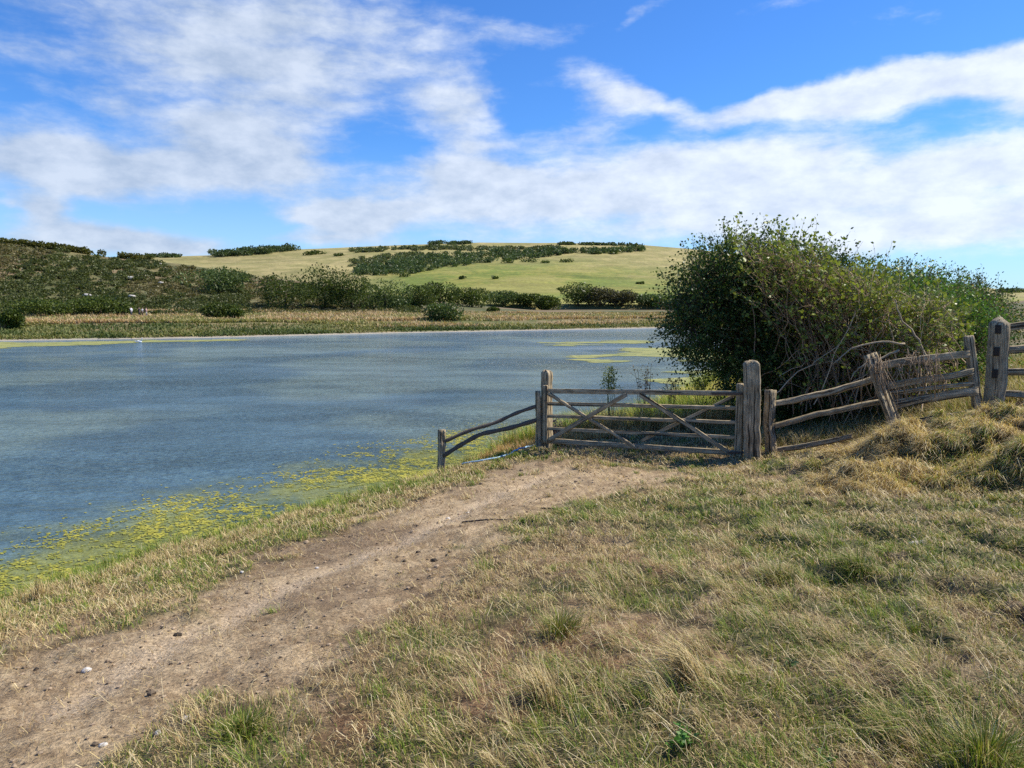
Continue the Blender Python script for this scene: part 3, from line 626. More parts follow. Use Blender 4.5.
def make_left_fence():
    b = pp(441, 473, 13.8); th = empty('rail_fence', (float(b[0]), 13.8, g(b[0], 13.8)))
    post(th, 438, 444.5, 430, 474, 13.8); post(th, 536.5, 541.5, 391, 446, 13.95, 'post')
    for pts, h in ((((443, 442), (470, 430), (495, 423), (516, 413), (538, 405.5)), .07), (((443, 456), (462, 444), (480, 434), (510, 428), (538, 419.5)), .085)):
        q = np.array([pp(u, v, 13.8+.15*(u-441)/98) for u, v in pts]); s_ = np.linspace(0, 4, 22); q = np.stack([np.interp(s_, range(5), q[:, k]) for k in range(3)], 1)
        kz = np.array([.25, .5, .25]); q[1:-1] = .25*q[:-2]+.5*q[1:-1]+.25*q[2:]
        mb = MB(); mb.tube(q, h/2*(1+.12*np.sin(np.arange(22)*1.7)), 9, c3(.13, .105, .08)); o = mb.build('rail', M_bark, th)
    tag(th, 'short rustic rail fence sloping down from the gate to the water', 'fence')
make_left_fence()
def make_sag_fence():
    b = pp(769, 454, 12.6); th = empty('rail_fence', (float(b[0]), 12.6, g(b[0], 12.6)))
    post(th, 765.5, 773, 390, 454, 12.6)
    for a, e, h, sg in (((773, 404.5), (879, 377.5), .09, .03), ((773, 426.5), (884, 401), .08, -.03), ((775, 450), (852, 436), .08, .02)):
        mb = MB(); mb.beam(pp(*a, 12.6), pp(*e, 12.45 if h > .085 else 12.4), .06, h, sag=sg, rough=.007); mb.build('rail', M_wood, th)
    tag(th, 'sagging three rail fence between the tall hinge post and the broken hurdle', 'fence')
make_sag_fence()
def make_hurdle():
    b = pp(896, 428, 12.1); th = empty('broken_hurdle', (float(b[0]), 12.1, g(b[0], 12.1)))
    mb = MB(); mb.beam(pp(897, 431, 12.1), pp(870, 354, 12.3), .19, .07, side=(1, .1, 0), rough=.010); mb.build('stile', M_wood, th)
    mb = MB(); mb.beam(pp(977, 408, 12.55), pp(968.5, 337, 12.55), .14, .10, side=(1, .1, 0), rough=.008, top=(.02, .9)); mb.build('stile', M_wood, th)
    for a, e, h in (((876, 366.5), (969, 354), .12), ((880, 387), (973, 372), .11), ((886, 394), (974, 383.5), .06), ((886, 406), (978, 391), .13), ((897, 425), (976, 411), .11)):
        mb = MB(); mb.beam(pp(*a, 12.22), pp(*e, 12.5), .045, h, rough=.006, sag=rng.uniform(-.02, .03)); mb.build('rail', M_wood, th)
    tag(th, 'broken wooden hurdle tilted over and draped with dead stems', 'hurdle')
    mb = MB()
    for k in range(75):
        u = rng.choice([rng.uniform(870, 885), rng.normal(918, 10)]); a = pp(u, 362-(u-880)*.1+rng.normal(0, 2), 12.1); a = a+rng.normal(0, .05, 3)
        L_ = rng.uniform(.15, .75); dx = rng.normal(0, .25)*L_*1.4
        pts = [a, a+[dx*.3, -.06, -.05*L_+.05], a+[dx*.8, -.1, -.5*L_], a+[dx+rng.normal(0, .06), -.08+rng.normal(0, .03), -L_]]
        mb.tube(pts, [.006, .006, .005, .003], 4, c3(.30, .22, .14)*rng.uniform(.6, 1.3))
    o = mb.build('dead_stems', M_bark); rebase(o, tuple(pp(915, 362, 12.1))); tag(o, 'tangle of dead brown stems hanging over the broken hurdle', 'dead stems', kind='stuff')
make_hurdle()
def make_right_fence():
    b = pp(993, 407, 12.8); th = empty('rail_fence', (float(b[0]), 12.8, g(b[0], 12.8)))
    Y = 12.8; w = 17.5*Y/F; c = pp(993, 409, Y); t_ = pp(993, 317, Y)
    mb = MB(); mb.beam([c[0], Y, c[2]-.15], [c[0], Y, t_[2]-.11], w, w, side=(1, -.75, 0), rough=.008, top=(.11, .6), segs=26); po = mb.build('post', M_wood, th)
    for v in (329, 351, 373):
        # mortises: dark blocks on the turned post's left front face paint the holes' shade
        nrm = np.array([-.6, -.8, 0]); q = pp(990, v, Y); q = np.array([c[0], Y, q[2]])+nrm*(w/2+.0)+np.array([.8, -.6, 0])*(.0)
        mb = MB(); mb.beam(q-nrm*.015-[0, 0, .075], q-nrm*.015+[0, 0, .075], .09, .085, side=(.8, -.6, 0), rough=.001); o = mb.build('mortise_shade', M_hole_shade, po)
    for vl, vr, h in ((328, 326, .12), (350.5, 349, .11), (372.5, 372, .11), (393, 394, .11)):
        a = pp(1000, vl, Y); e = pp(1024, vr, Y); d = (e-a); mb = MB(); mb.beam(a, a+d*6.6, .05, h, rough=.007); mb.build('rail', M_wood, th)
    e = pp(1000+24*6.6, 330, Y); mb = MB(); mb.beam([e[0], Y, g(e[0], Y)-.1], [e[0], Y, e[2]+.2], .18, .18, side=(1, 0, 0), top=(.08, .6)); mb.build('post', M_wood, th)
    tag(th, 'sturdy four rail fence with a thick pointed mortised post at the right edge', 'fence')
make_right_fence()
# blue rope along the bank to the gate foot
q = gp([462, 480, 495, 508, 520, 530, 540, 549], [472, 467.5, 463, 458, 454, 450, 447, 444]); q[:, 2] += .10
mb = MB(); mb.tube(np.stack([np.interp(np.linspace(0, 7, 40), range(8), q[:, k]) for k in range(3)], 1)+rng.normal(0, .004, (40, 3)), .017, 8)
o = mb.build('rope', M_rope); rebase(o, tuple(q[0])); tag(o, 'faded blue rope lying on the grass from the bank to the gate foot', 'rope')
# fallen sticks on the track
for (a, b_, lb) in (((462, 519), (520, 522), 'thin dead stick lying across the far track'), ((540, 506), (596, 509), 'thin dark stick lying near the end of the track')):
    e = gp([a[0], (a[0]+b_[0])/2, b_[0]], [a[1], (a[1]+b_[1])/2-1.5, b_[1]]); e[:, 2] += .008; mb = MB(); mb.tube(e, [.010, .008, .004], 6, c3(.12, .085, .06))
    o = mb.build('stick', M_bark); rebase(o, tuple(e[0])); tag(o, lb, 'stick')

# ------------------------------------------------------------------ near bushes
def wig(p0, p1, n, amp, arch=0.):
    f = np.linspace(0, 1, n)[:, None]; q = p0*(1-f)+p1*f; w = np.cumsum(rng.normal(0, amp/math.sqrt(n), (n, 3)), 0); w -= f*w[-1]
    q = q+w; q[:, 2] += (arch*4*f*(1-f))[:, 0]; return q
def lobe_bush(name, base, lobes, ntw, nleaf, leafsize, pal_, label, cat, limbs=10, trunk_r=.12, shell=.72, bark=(.11, .085, .06), twig=(.12, .085, .055), jit=.11, updroop=.1, tl=(.25, .6)):
    base = np.asarray(base, float); base[2] = g(base[0], base[1]) - .05; th = empty(name, tuple(base)); Lb = []
    for u, v, Y, ru, rv, rd in lobes: Lb.append((pp(u, v, Y), np.array([ru*Y/F, rd, rv*Y/F])))
    vol = np.array([l[1].prod()**(2/3) for l in Lb]); pr = vol/vol.sum()
    mb = MB(); lp = []
    fork = base+[0, 0, .7]; mb.tube(wig(base, fork, 5, .08), np.linspace(trunk_r, trunk_r*.75, 5), 9, c3(*bark))
    tr = mb.build('trunk', M_bark, th); lm = MB()
    for k in range(max(limbs, len(Lb))):
        c, r = Lb[k % len(Lb)]; e = c+rng.normal(0, .3, 3)*r; s0 = fork if k < 4 else base+rng.normal(0, .15, 3)*[1, 1, 0]
        q = wig(s0, e, 12, .35, .15); lm.tube(q, np.linspace(trunk_r*.5, .02, 12), 7, c3(*bark)); lp.append(q[4:])
    lp = np.concatenate(lp)
    ii = rng.choice(len(Lb), ntw, p=pr); D = rng.normal(size=(ntw, 3)); D /= np.linalg.norm(D, axis=1)[:, None]
    rr = np.where(rng.uniform(size=ntw) < shell, rng.uniform(.82, 1.08, ntw), rng.uniform(.3, .85, ntw))
    Cc = np.array([l[0] for l in Lb])[ii]; Rr = np.array([l[1] for l in Lb])[ii]; E = Cc+D*Rr*rr[:, None]
    hz = H(E[:, 0], E[:, 1]); E[:, 2] = np.maximum(E[:, 2], hz+.1)
    LP = []; LD = []; LI = []
    for k in range(ntw):
        j = np.argmin(((lp-E[k])**2).sum(1)+rng.uniform(0, .4, len(lp)))
        q = wig(lp[j], E[k], 6, .10, .03); lm.tube(q, np.linspace(.011, .003, 6), 3, c3(*twig)*rng.uniform(.7, 1.3), False)
        d = D[k]+rng.normal(0, .35, 3)+[0, 0, updroop]; d /= np.linalg.norm(d); ln = rng.uniform(*tl)
        e2 = E[k]+d*ln; lm.tube([E[k], (E[k]+e2)/2+rng.normal(0, .02, 3), e2], [.004, .003, .002], 3, c3(*twig)*rng.uniform(.7, 1.3), False)
        m = rng.poisson(nleaf); t = rng.uniform(-.3, 1, m)[:, None]; LP.append(E[k]+d*ln*t+rng.normal(0, jit*.5, (m, 3))); LD.append(rng.normal(size=(m, 3))+d); LI.append(np.full(m, k))
    lm.build('limbs', M_bark, th)
    LP = np.concatenate(LP); LD = np.concatenate(LD); LI = np.concatenate(LI); n = len(LP)
    w = rng.uniform(.75, 1.25, ntw)[LI][:, None]; tt = rng.uniform(size=ntw)[LI]
    c = mix(c3(*pal_[0]), c3(*pal_[1]), tt)*w*rng.uniform(.8, 1.2, (n, 1)); yel = rng.uniform(size=n) < .04; c[yel] = c3(.30, .26, .06)
    V, f, C = leaves_arrays(LP, LD, leafsize*rng.uniform(.6, 1.3, n), c)
    o = link('crown', np_mesh('crown', V-base, [f], C), M_leaf); o.parent = th
    return tag(th, label, cat)
lobe_bush('hawthorn_tree', pp(815, 430, 16.2), [(706, 298, 15.6, 34, 36, .9), (738, 274, 16, 44, 32, 1.2), (724, 335, 15.8, 42, 38, 1.0), (782, 298, 16.6, 52, 48, 1.4), (765, 365, 16, 40, 42, 1.2), (812, 288, 17.2, 46, 28, 1.3), (693, 322, 15.2, 22, 34, .7), (815, 350, 17, 55, 55, 1.3), (800, 410, 16.2, 40, 40, 1.1), (838, 392, 15.4, 34, 36, .8), (795, 380, 15.4, 34, 40, .7), (748, 345, 15.2, 34, 40, .6), (760, 300, 15.4, 40, 40, .7)],
          4000, 26, .06, ((.032, .062, .014), (.075, .125, .026)), 'dark green windswept hawthorn leaning over the gate and water', 'tree', 16, .15)
lobe_bush('bramble_bush', pp(950, 405, 16), [(872, 304, 17, 52, 30, 1.3), (925, 318, 17.5, 48, 26, 1.2), (960, 322, 17.5, 30, 24, 1.0), (925, 345, 16.4, 55, 45, 1.2), (966, 352, 16, 30, 38, .8), (875, 350, 16.8, 50, 55, 1.2)],
          1900, 24, .06, ((.08, .155, .03), (.14, .26, .045)), 'bright green bramble and ivy bush behind the tilted hurdle', 'bush', 12, .07)
lobe_bush('thorn_bush', pp(960, 400, 20), [(885, 288, 20, 45, 16, 1.2), (930, 296, 20, 40, 16, 1.2), (972, 304, 19.5, 22, 20, 1.), (990, 330, 19.5, 22, 30, 1.), (930, 320, 20, 55, 35, 1.2)],
          1200, 24, .055, ((.05, .085, .02), (.10, .14, .03)), 'dark clipped looking thorn bush at the right end of the thicket', 'bush', 10, .07)
def twiggy_shrub():
    base = pp(862, 395, 14.9); base[2] = g(base[0], base[1])-.05; th = empty('elder_shrub', tuple(base)); mb = MB(); LP = []; LD = []; LC = []
    fine = MB()
    for k in range(330):
        f = rng.uniform(); u = rng.uniform(748, 955); vt = np.interp(u, [700, 745, 800, 850, 900, 960], [246, 242, 253, 266, 284, 312])+rng.exponential(28)+2
        s0 = base+[rng.normal(.15, .8)+(u-860)*.006, rng.normal(0, .35), rng.uniform(0, 1.2)]; e = pp(u, min(vt, 385), rng.uniform(13.9, 15.4))
        q = wig(s0, e, 10, .22, .25); c = (c3(.30, .21, .13) if u < 840 else c3(.40, .30, .19))*rng.uniform(.6, 1.5); (mb).tube(q, np.linspace(rng.uniform(.009, .02), .0045, 10), 4, c, False)
        for j in range(10):
            i = rng.integers(4, 10); d = (q[min(i, 9)]-q[i-1]); d = d/np.linalg.norm(d)+rng.normal(0, .45, 3); d /= np.linalg.norm(d); ln = rng.uniform(.2, .6); e2 = q[i]+d*ln
            fine.tube([q[i], (q[i]+e2)/2+rng.normal(0, .02, 3), e2], [.004, .003, .0018], 3, c*1.1, False)
            if rng.uniform() < .85:
                m = rng.poisson(5); LP.append(q[i]+(e2-q[i])*rng.uniform(.3, 1.1, (m, 1))+rng.normal(0, .03, (m, 3))); LD.append(rng.normal(size=(m, 3))+d)
    for k in range(60):     # long sprigs above the outline
        u = rng.uniform(705, 835) if k < 42 else rng.uniform(835, 985); vb = np.interp(u, [660, 700, 745, 800, 860, 920, 985], [274, 252, 244, 250, 264, 280, 300])+6; Y = rng.uniform(15, 16.5)
        s0 = pp(u, vb, Y); e = pp(u+rng.normal(4, 12), vb-rng.uniform(8, 38), Y+rng.normal(0, .2)); q = wig(s0, e, 6, .06); fine.tube(q, np.linspace(.006, .002, 6), 3, c3(.16, .12, .07), False)
        m = rng.poisson(17 if k < 42 else 5); LP.append(q[rng.integers(1, 6, m)]+rng.normal(0, .035, (m, 3))); LD.append(rng.normal(size=(m, 3))+[0, 0, .5])
    # bleached bare boughs reaching out over the hurdle
    for pts in (((905, 345), (880, 341), (852, 347), (833, 364)), ((900, 350), (878, 359), (860, 366), (850, 379)), ((930, 365), (918, 338), (900, 318), (895, 300))):
        q = np.array([pp(u, v, 13.6) for u, v in pts]); q = np.stack([np.interp(np.linspace(0, 3, 14), range(4), q[:, k]) for k in range(3)], 1)+rng.normal(0, .012, (14, 3)); mb.tube(q, np.linspace(.024, .010, 14), 6, c3(.36, .29, .19))
    st = mb.build('stems', M_bark, th); fine.build('twigs', M_bark, th); LP = np.concatenate(LP); LD = np.concatenate(LD); n = len(LP)
    c = mix(c3(.10, .145, .03), c3(.34, .38, .07), rng.uniform(size=n)); V, f, C = leaves_arrays(LP, LD, .075*rng.uniform(.45, 1.5, n), c)
    o = link('foliage', np_mesh('foliage', V-base, [f], C), M_leaf); o.parent = th
    tag(th, 'sparse twiggy elder shrub with brown stems and pale leaves in the middle of the thicket', 'shrub')
twiggy_shrub()
# small plants behind the gate
def umbel(u, vt, Y, label, leafy, col):
    b = pp(u, vt, Y); z0 = g(b[0], Y); th = empty('wild_plant', (float(b[0]), Y, z0)); mb = MB(); LP = []
    for k in range(7):
        e = b+np.array([rng.normal(0, .13), rng.normal(0, .1), -abs(rng.normal(0, .2))]); s0 = np.array([b[0], Y, z0-.02]); q = wig(s0, e, 8, .06); mb.tube(q, np.linspace(.010, .004, 8), 5, c3(*col)*.8)
        for j in range(8):
            i = rng.integers(5, 8); e2 = q[i]+[rng.normal(0, .08), rng.normal(0, .08), rng.uniform(.02, .16)]; mb.tube([q[i], e2], [.004, .002], 3, c3(*col)); LP.append(np.repeat(e2[None], leafy, 0)+rng.normal(0, .03, (leafy, 3)))
    mb.build('stem', M_bark, th); LP = np.concatenate(LP); D = rng.normal(size=LP.shape)
    V, f, C = leaves_arrays(LP, D, .055*rng.uniform(.5, 1.2, len(LP)), np.array([col])*rng.uniform(.7, 1.3, (len(LP), 1))); o = link('foliage', np_mesh('foliage', V-np.array([b[0], Y, z0]), [f], C), M_leaf); o.parent = th
    tag(th, label, 'plant')
umbel(612, 371, 16.5, 'tall green seed headed plant behind the gate against the water', 8, (.20, .23, .07))
umbel(645, 369, 17.5, 'bare brown branching plant behind the middle of the gate', 2, (.11, .09, .06))
umbel(672, 378, 17.5, 'low feathery brown plant behind the gate, left of the hawthorn', 3, (.15, .14, .06))
umbel(702, 375, 18.5, 'bushy yellow green herb behind the gate beneath the hawthorn overhang', 16, (.26, .30, .06))
umbel(726, 362, 19, 'leafy yellow green plant under the hawthorn tips behind the gate', 16, (.16, .20, .05))
umbel(553, 420, 14.6, 'small purple flowered thistle behind the gate latch post', 4, (.14, .10, .12))
# undergrowth below the thicket
x = rng.uniform(4.2, 9.5, 1500); y = rng.uniform(13.2, 16, 1500); nc = 1500
X, Y_, az, le, L_, c = tufts(nc, x, y, rng.uniform(.5, 1.2, nc), 14, .3, .12, .8, np.full(nc, .8), 2.)
grass_obj('undergrowth', X, Y_, az, le, L_, rng.uniform(.005, .01, len(X)), c*.8, 'dry brown undergrowth and dead grass beneath the thicket', 'undergrowth')

# ------------------------------------------------------------------ far shore
def crown_arrays(c, r, n, s, pal_, nl=14):
    c = np.asarray(c, float); r = np.asarray(r, float)
    d = rng.normal(size=(nl, 3)); d /= np.linalg.norm(d, axis=1)[:, None]; d[:, 2] = np.clip(d[:, 2]*.8+.25, -.35, 1); lc = c+d*r*.62; lr = rng.uniform(.28, .5, nl)
    i = rng.integers(0, nl, n); D = rng.normal(size=(n, 3)); D /= np.linalg.norm(D, axis=1)[:, None]
    Pn = lc[i]+D*r*lr[i][:, None]*rng.uniform(.75, 1.1, (n, 1)); Pn[:, 2] = np.where(Pn[:, 2] < c[2]-.62*r[2], c[2]-.62*r[2]*rng.uniform(0, 1, n), Pn[:, 2])
    col = mix(c3(*pal_[0]), c3(*pal_[1]), rng.uniform(size=n))*rng.uniform(.7, 1.3, nl)[i][:, None]
    return leaves_arrays(Pn, D+rng.normal(0, .8, (n, 3)), s*rng.uniform(.5, 1.4, n), col, .45)
DK = ((.045, .07, .012), (.11, .14, .026)); MD = ((.06, .095, .028), (.12, .16, .042)); BR = ((.06, .06, .03), (.12, .11, .05))
def far_bush(u, vb, ru, hv, pal_, label, d=None, group='bushes beyond the river', n=4200, nm='distant_bush'):
    b = gp(u, vb)[0] if d is None else None
    if b is None:
        r_ = ray(u, vb); r_ = r_/math.hypot(r_[0], r_[1]); b = CAM+r_*d; b[2] = g(b[0], b[1])
    dist = math.hypot(b[0], b[1]); px = dist/F/math.cos(az_of(float(u))); R = np.array([ru*px, ru*px*.8, hv*px*.60]); th = empty(nm, tuple(b))
    mb = MB(); mb.tube([b-[0, 0, .3], b+[0, 0, R[2]*.8]], [R[0]*.06, R[0]*.03], 6, c3(.08, .06, .045)); mb.build('trunk', M_bark, th)
    V, f, C = crown_arrays(b+[0, 0, R[2]*.62], R*[1.05, 1.05, 1.], n, max(.26, px*1.4), pal_, 26); o = link('crown', np_mesh('crown', V-b, [f], C), M_leaf); o.parent = th
    tag(th, label, 'bush', group)
for a in [(286, 309, 26, 33, DK, 'big rounded dark bush on the far bank, left end of the dark row'), (325, 308, 24, 40, DK, 'tall dark bush second in the row right of the rounded one'),
          (352, 310, 22, 38, DK, 'dark bush third in the far bank row'), (385, 309, 26, 30, MD, 'broad dark bush fourth in the far bank row'), (418, 308, 20, 24, DK, 'lower dark bush fifth in the far bank row'),
          (443, 320, 20, 17, MD, 'low spreading green bush standing forward on the far bank grass'), (440, 306, 22, 24, DK, 'dark bush behind the low spreading green one'), (472, 307, 22, 19, DK, 'low dark bush right of the spreading green one'),
          (503, 307, 18, 14, MD, 'small dark bush at the end of the far bank row'), (530, 307, 14, 11, DK, 'small bush at the foot of the green field'), (547, 310, 12, 14, DK, 'small dark round bush left of the brown thicket'),
          (578, 309, 20, 22, DK, 'taller dark bush in the thicket below the green field'), (600, 309, 18, 18, BR, 'brownish bush in the thicket below the green field'), (622, 308, 16, 14, BR, 'low brown bush at the right end of the field thicket'),
          (648, 307, 18, 10, MD, 'low hedge like bush left of the hawthorn'), (680, 307, 22, 9, MD, 'low hedge bush glimpsed at the hawthorn edge'),
          (12, 328, 8, 12, DK, 'small isolated dark bush at the left edge of the far bank'), (222, 319, 17, 14, DK, 'low wind pruned bush on the far bank grass'), (236, 320, 7, 10, DK, 'tiny round bush beside the low wind pruned one'),
          (493, 313, 6, 5, DK, 'very small bush on the far bank grass right of the spreading green one'), (118, 315, 10, 7, MD, 'small green bush left of the walkers'),
          (38, 316, 24, 14, DK, 'broad dark bush at the foot of the left slope'), (100, 315, 26, 14, DK, 'broad dark bush at the foot of the slope behind the walkers'), (215, 292, 28, 22, MD, 'dark scrub bush high on the left slope')]: far_bush(*a)
def far_bush_set(name, pts, pal_, label, cat, leaf, dscale=1., n=420):
    Vs = []; Fs = []; Cs = []; k = 0
    q = gp([p_[0] for p_ in pts], [p_[1] for p_ in pts])
    for b, p_ in zip(q, pts):
        px = math.hypot(b[0], b[1])/F; R = np.array([p_[2]*px, p_[2]*px*1.2, p_[3]*px*.7])
        V, f, C = crown_arrays(b+[0, 0, R[2]*.5], R, n, max(leaf, px*1.3), pal_, 9); Vs.append(V); Fs.append(f+k); Cs.append(C); k += len(V)
    o = link(name, np_mesh(name, np.concatenate(Vs), Fs, np.concatenate(Cs)), M_leaf); tag(o, label, cat, kind='stuff')
# wood on the down: belts given by centre line and thickness
def belt(line, n, sp, r0, r1, h):
    L_ = np.array(line, float); t = rng.uniform(0, len(L_)-1, n); u = np.interp(t, range(len(L_)), L_[:, 0])+rng.normal(0, 2, n); v = np.interp(t, range(len(L_)), L_[:, 1])+rng.uniform(-1, 1, n)*np.interp(t, range(len(L_)), L_[:, 2])
    return [(a, b, rng.uniform(r0, r1), rng.uniform(.6, 1)*h) for a, b in zip(u, v)]
far_bush_set('woodland', belt([(358, 272, 2.5), (385, 271, 5), (420, 266, 7), (460, 260, 6), (510, 257, 4), (560, 254, 2), (640, 251, 1)], 330, 0, 2.5, 7, 6), ((.05, .08, .028), (.10, .14, .045)), 'dark diagonal belt of woodland scrub across the face of the down', 'woodland', .8, n=150)
far_bush_set('woodland', belt([(350, 252, 1.2), (400, 249.5, 1.5), (450, 248.5, 1.5), (500, 250, 1.5), (560, 249, 1)], 130, 0, 2, 5, 3)+belt([(350, 264, 3), (390, 259, 4), (430, 256, 2)], 110, 0, 2, 5, 3), ((.09, .11, .045), (.15, .17, .065)), 'paler strip of open scrub higher on the down above the dark belt', 'woodland', .8, n=130)
far_bush_set('copse', belt([(212, 257, 1), (245, 254.5, 1.5), (270, 252.5, 1.5), (292, 250.5, 1)], 45, 0, 4, 9, 6), ((.05, .08, .03), (.09, .12, .04)), 'dark copse on the skyline left of the down', 'copse', .8, n=300)
far_bush_set('hilltop_trees', belt([(430, 244.5, .6), (470, 243.6, .6)], 14, 0, 4, 7, 3)+belt([(560, 244.5, .4), (600, 245, .4), (633, 246, .4)], 22, 0, 3, 6, 2.5)+belt([(140, 257.5, .6), (185, 257, .5)], 18, 0, 3, 6, 3)+belt([(1000, 292, .5), (1060, 292, .5)], 18, 0, 4, 8, 3), ((.05, .08, .03), (.09, .12, .04)), 'thin dark lines of trees on the far skyline', 'trees', .8, n=200)
far_bush_set('field_scrub', [(405, 277, 6, 4), (463, 279, 4, 3), (495, 279, 4, 3), (508, 263, 7, 4), (530, 262, 9, 3), (566, 262, 8, 3), (596, 254, 6, 2), (320, 254, 9, 3), (340, 256, 6, 2), (613, 254, 5, 2), (560, 290, 4, 2), (310, 255, 6, 3), (640, 284, 4, 2), (545, 263, 5, 2)], DK, 'scattered dark scrub spotting the green field on the down', 'scrub', .7, n=260)
# slope scrub: real low growth all over the left hill
u = rng.uniform(-160, 420, 3000); f_ = rng.uniform(0, 1, 3000)**.9; vt = np.interp(u, SA[:, 0], SA[:, 1]); v = vt+3+(314-vt)*f_*.97
ok = (fbm(u, v*2.2, .022, 3, 181) > .46+.06*ss(v, 285, 262)) & (v < 314) & (vt < 300); pts = [(a, b, rng.uniform(2, 7), rng.uniform(1.6, 3.6)) for a, b in zip(u[ok], v[ok])]
far_bush_set('slope_scrub', pts, ((.068, .085, .024), (.112, .125, .036)), 'dark gorse and bramble scrub covering the left hand slope', 'scrub', .3, n=105)
ok2 = ~ok & (v < 313) & (vt < 300); pts = [(a, b, rng.uniform(2.5, 7), rng.uniform(1, 2)) for a, b in zip(u[ok2], v[ok2])]
far_bush_set('slope_bracken', pts, ((.10, .10, .035), (.19, .155, .065)), 'brown bracken and rough grass between the scrub on the left slope', 'bracken', .28, n=80)
u = np.linspace(-40, 150, 60); pts = [(a, np.interp(a, SA[:, 0], SA[:, 1])+2, 4, 5) for a in u]
far_bush_set('crest_gorse', pts, ((.07, .085, .02), (.15, .14, .03)), 'yellow green gorse along the crest of the left slope', 'gorse', .35, n=200)
# far bank grass
def bank_blades(name, n, vlo, vhi, Lr, pals, label, lean=.65, wid=.08, dm=50):
    u = rng.uniform(-180, 760, n); t = rng.uniform(size=n); v0 = np.interp(u, [0, 200, 400, 660], vlo); v1 = np.interp(u, [0, 200, 400, 660], vhi)
    # project on the flats quickly: iterate height
    r_ = ray(u, v0+(v1-v0)*t); r_ = r_/np.hypot(r_[:, 0], r_[:, 1])[:, None]; d = np.full(n, 110.)
    for k in range(12): h = np.maximum(H(CAM[0]+r_[:, 0]*d, r_[:, 1]*d, False), .05); d = .5*d+.5*np.clip((h-4.2)/r_[:, 2], 60, 175)
    x, y = r_[:, 0]*d, r_[:, 1]*d; keep = sdist(x, y, WPOLY) > .45; x, y = x[keep], y[keep]; n = len(x); f = fbm(x, y*2, .10, 3, 191)
    c = np.where((rng.uniform(size=n) < ss(f, .42, .58))[:, None], pal(n, [c3(*q) for q in pals[0]]), pal(n, [c3(*q) for q in pals[1]]))
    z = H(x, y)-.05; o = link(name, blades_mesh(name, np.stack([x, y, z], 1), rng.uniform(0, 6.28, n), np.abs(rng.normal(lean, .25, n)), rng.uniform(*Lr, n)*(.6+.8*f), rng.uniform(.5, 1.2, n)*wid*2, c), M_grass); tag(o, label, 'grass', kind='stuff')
bank_blades('far_bank_grass', 90000, [329, 326, 324, 321], [316, 313, 311, 311], (.3, .85), (((.48, .35, .17), (.56, .43, .23), (.42, .27, .15)), ((.17, .19, .05), (.27, .26, .08), (.42, .35, .15))), 'tall buff grass along the top of the far bank')
bank_blades('far_edge_rushes', 30000, [340.5, 338, 333, 328.5], [331, 329, 326, 323.5], (.25, .6), (((.08, .11, .03), (.11, .14, .035)), ((.16, .18, .05), (.24, .22, .07))), 'dark green rushes lining the foot of the far bank')
# chalk on the slope
for u, v, w, lb in ((87, 298, .9, 'white chalk outcrop low on the left slope'), (132, 299, .8, 'white chalk outcrop above the walkers'), (161, 285, .6, 'small white chalk outcrop high on the left slope'), (130, 280, .9, 'long pale chalk scar halfway up the left slope'), (160, 266, .6, 'small pale chalk scar near the slope crest')):
    q = gp(u, v)[0]; mb = MB(); mb.ball(q+[0, 0, .5], (w, w*.6, w*.45), c3(.5, .47, .42), 12, 8, .15); o = mb.build('chalk_outcrop', M_stone); rebase(o, tuple(q)); tag(o, lb, 'chalk outcrop')

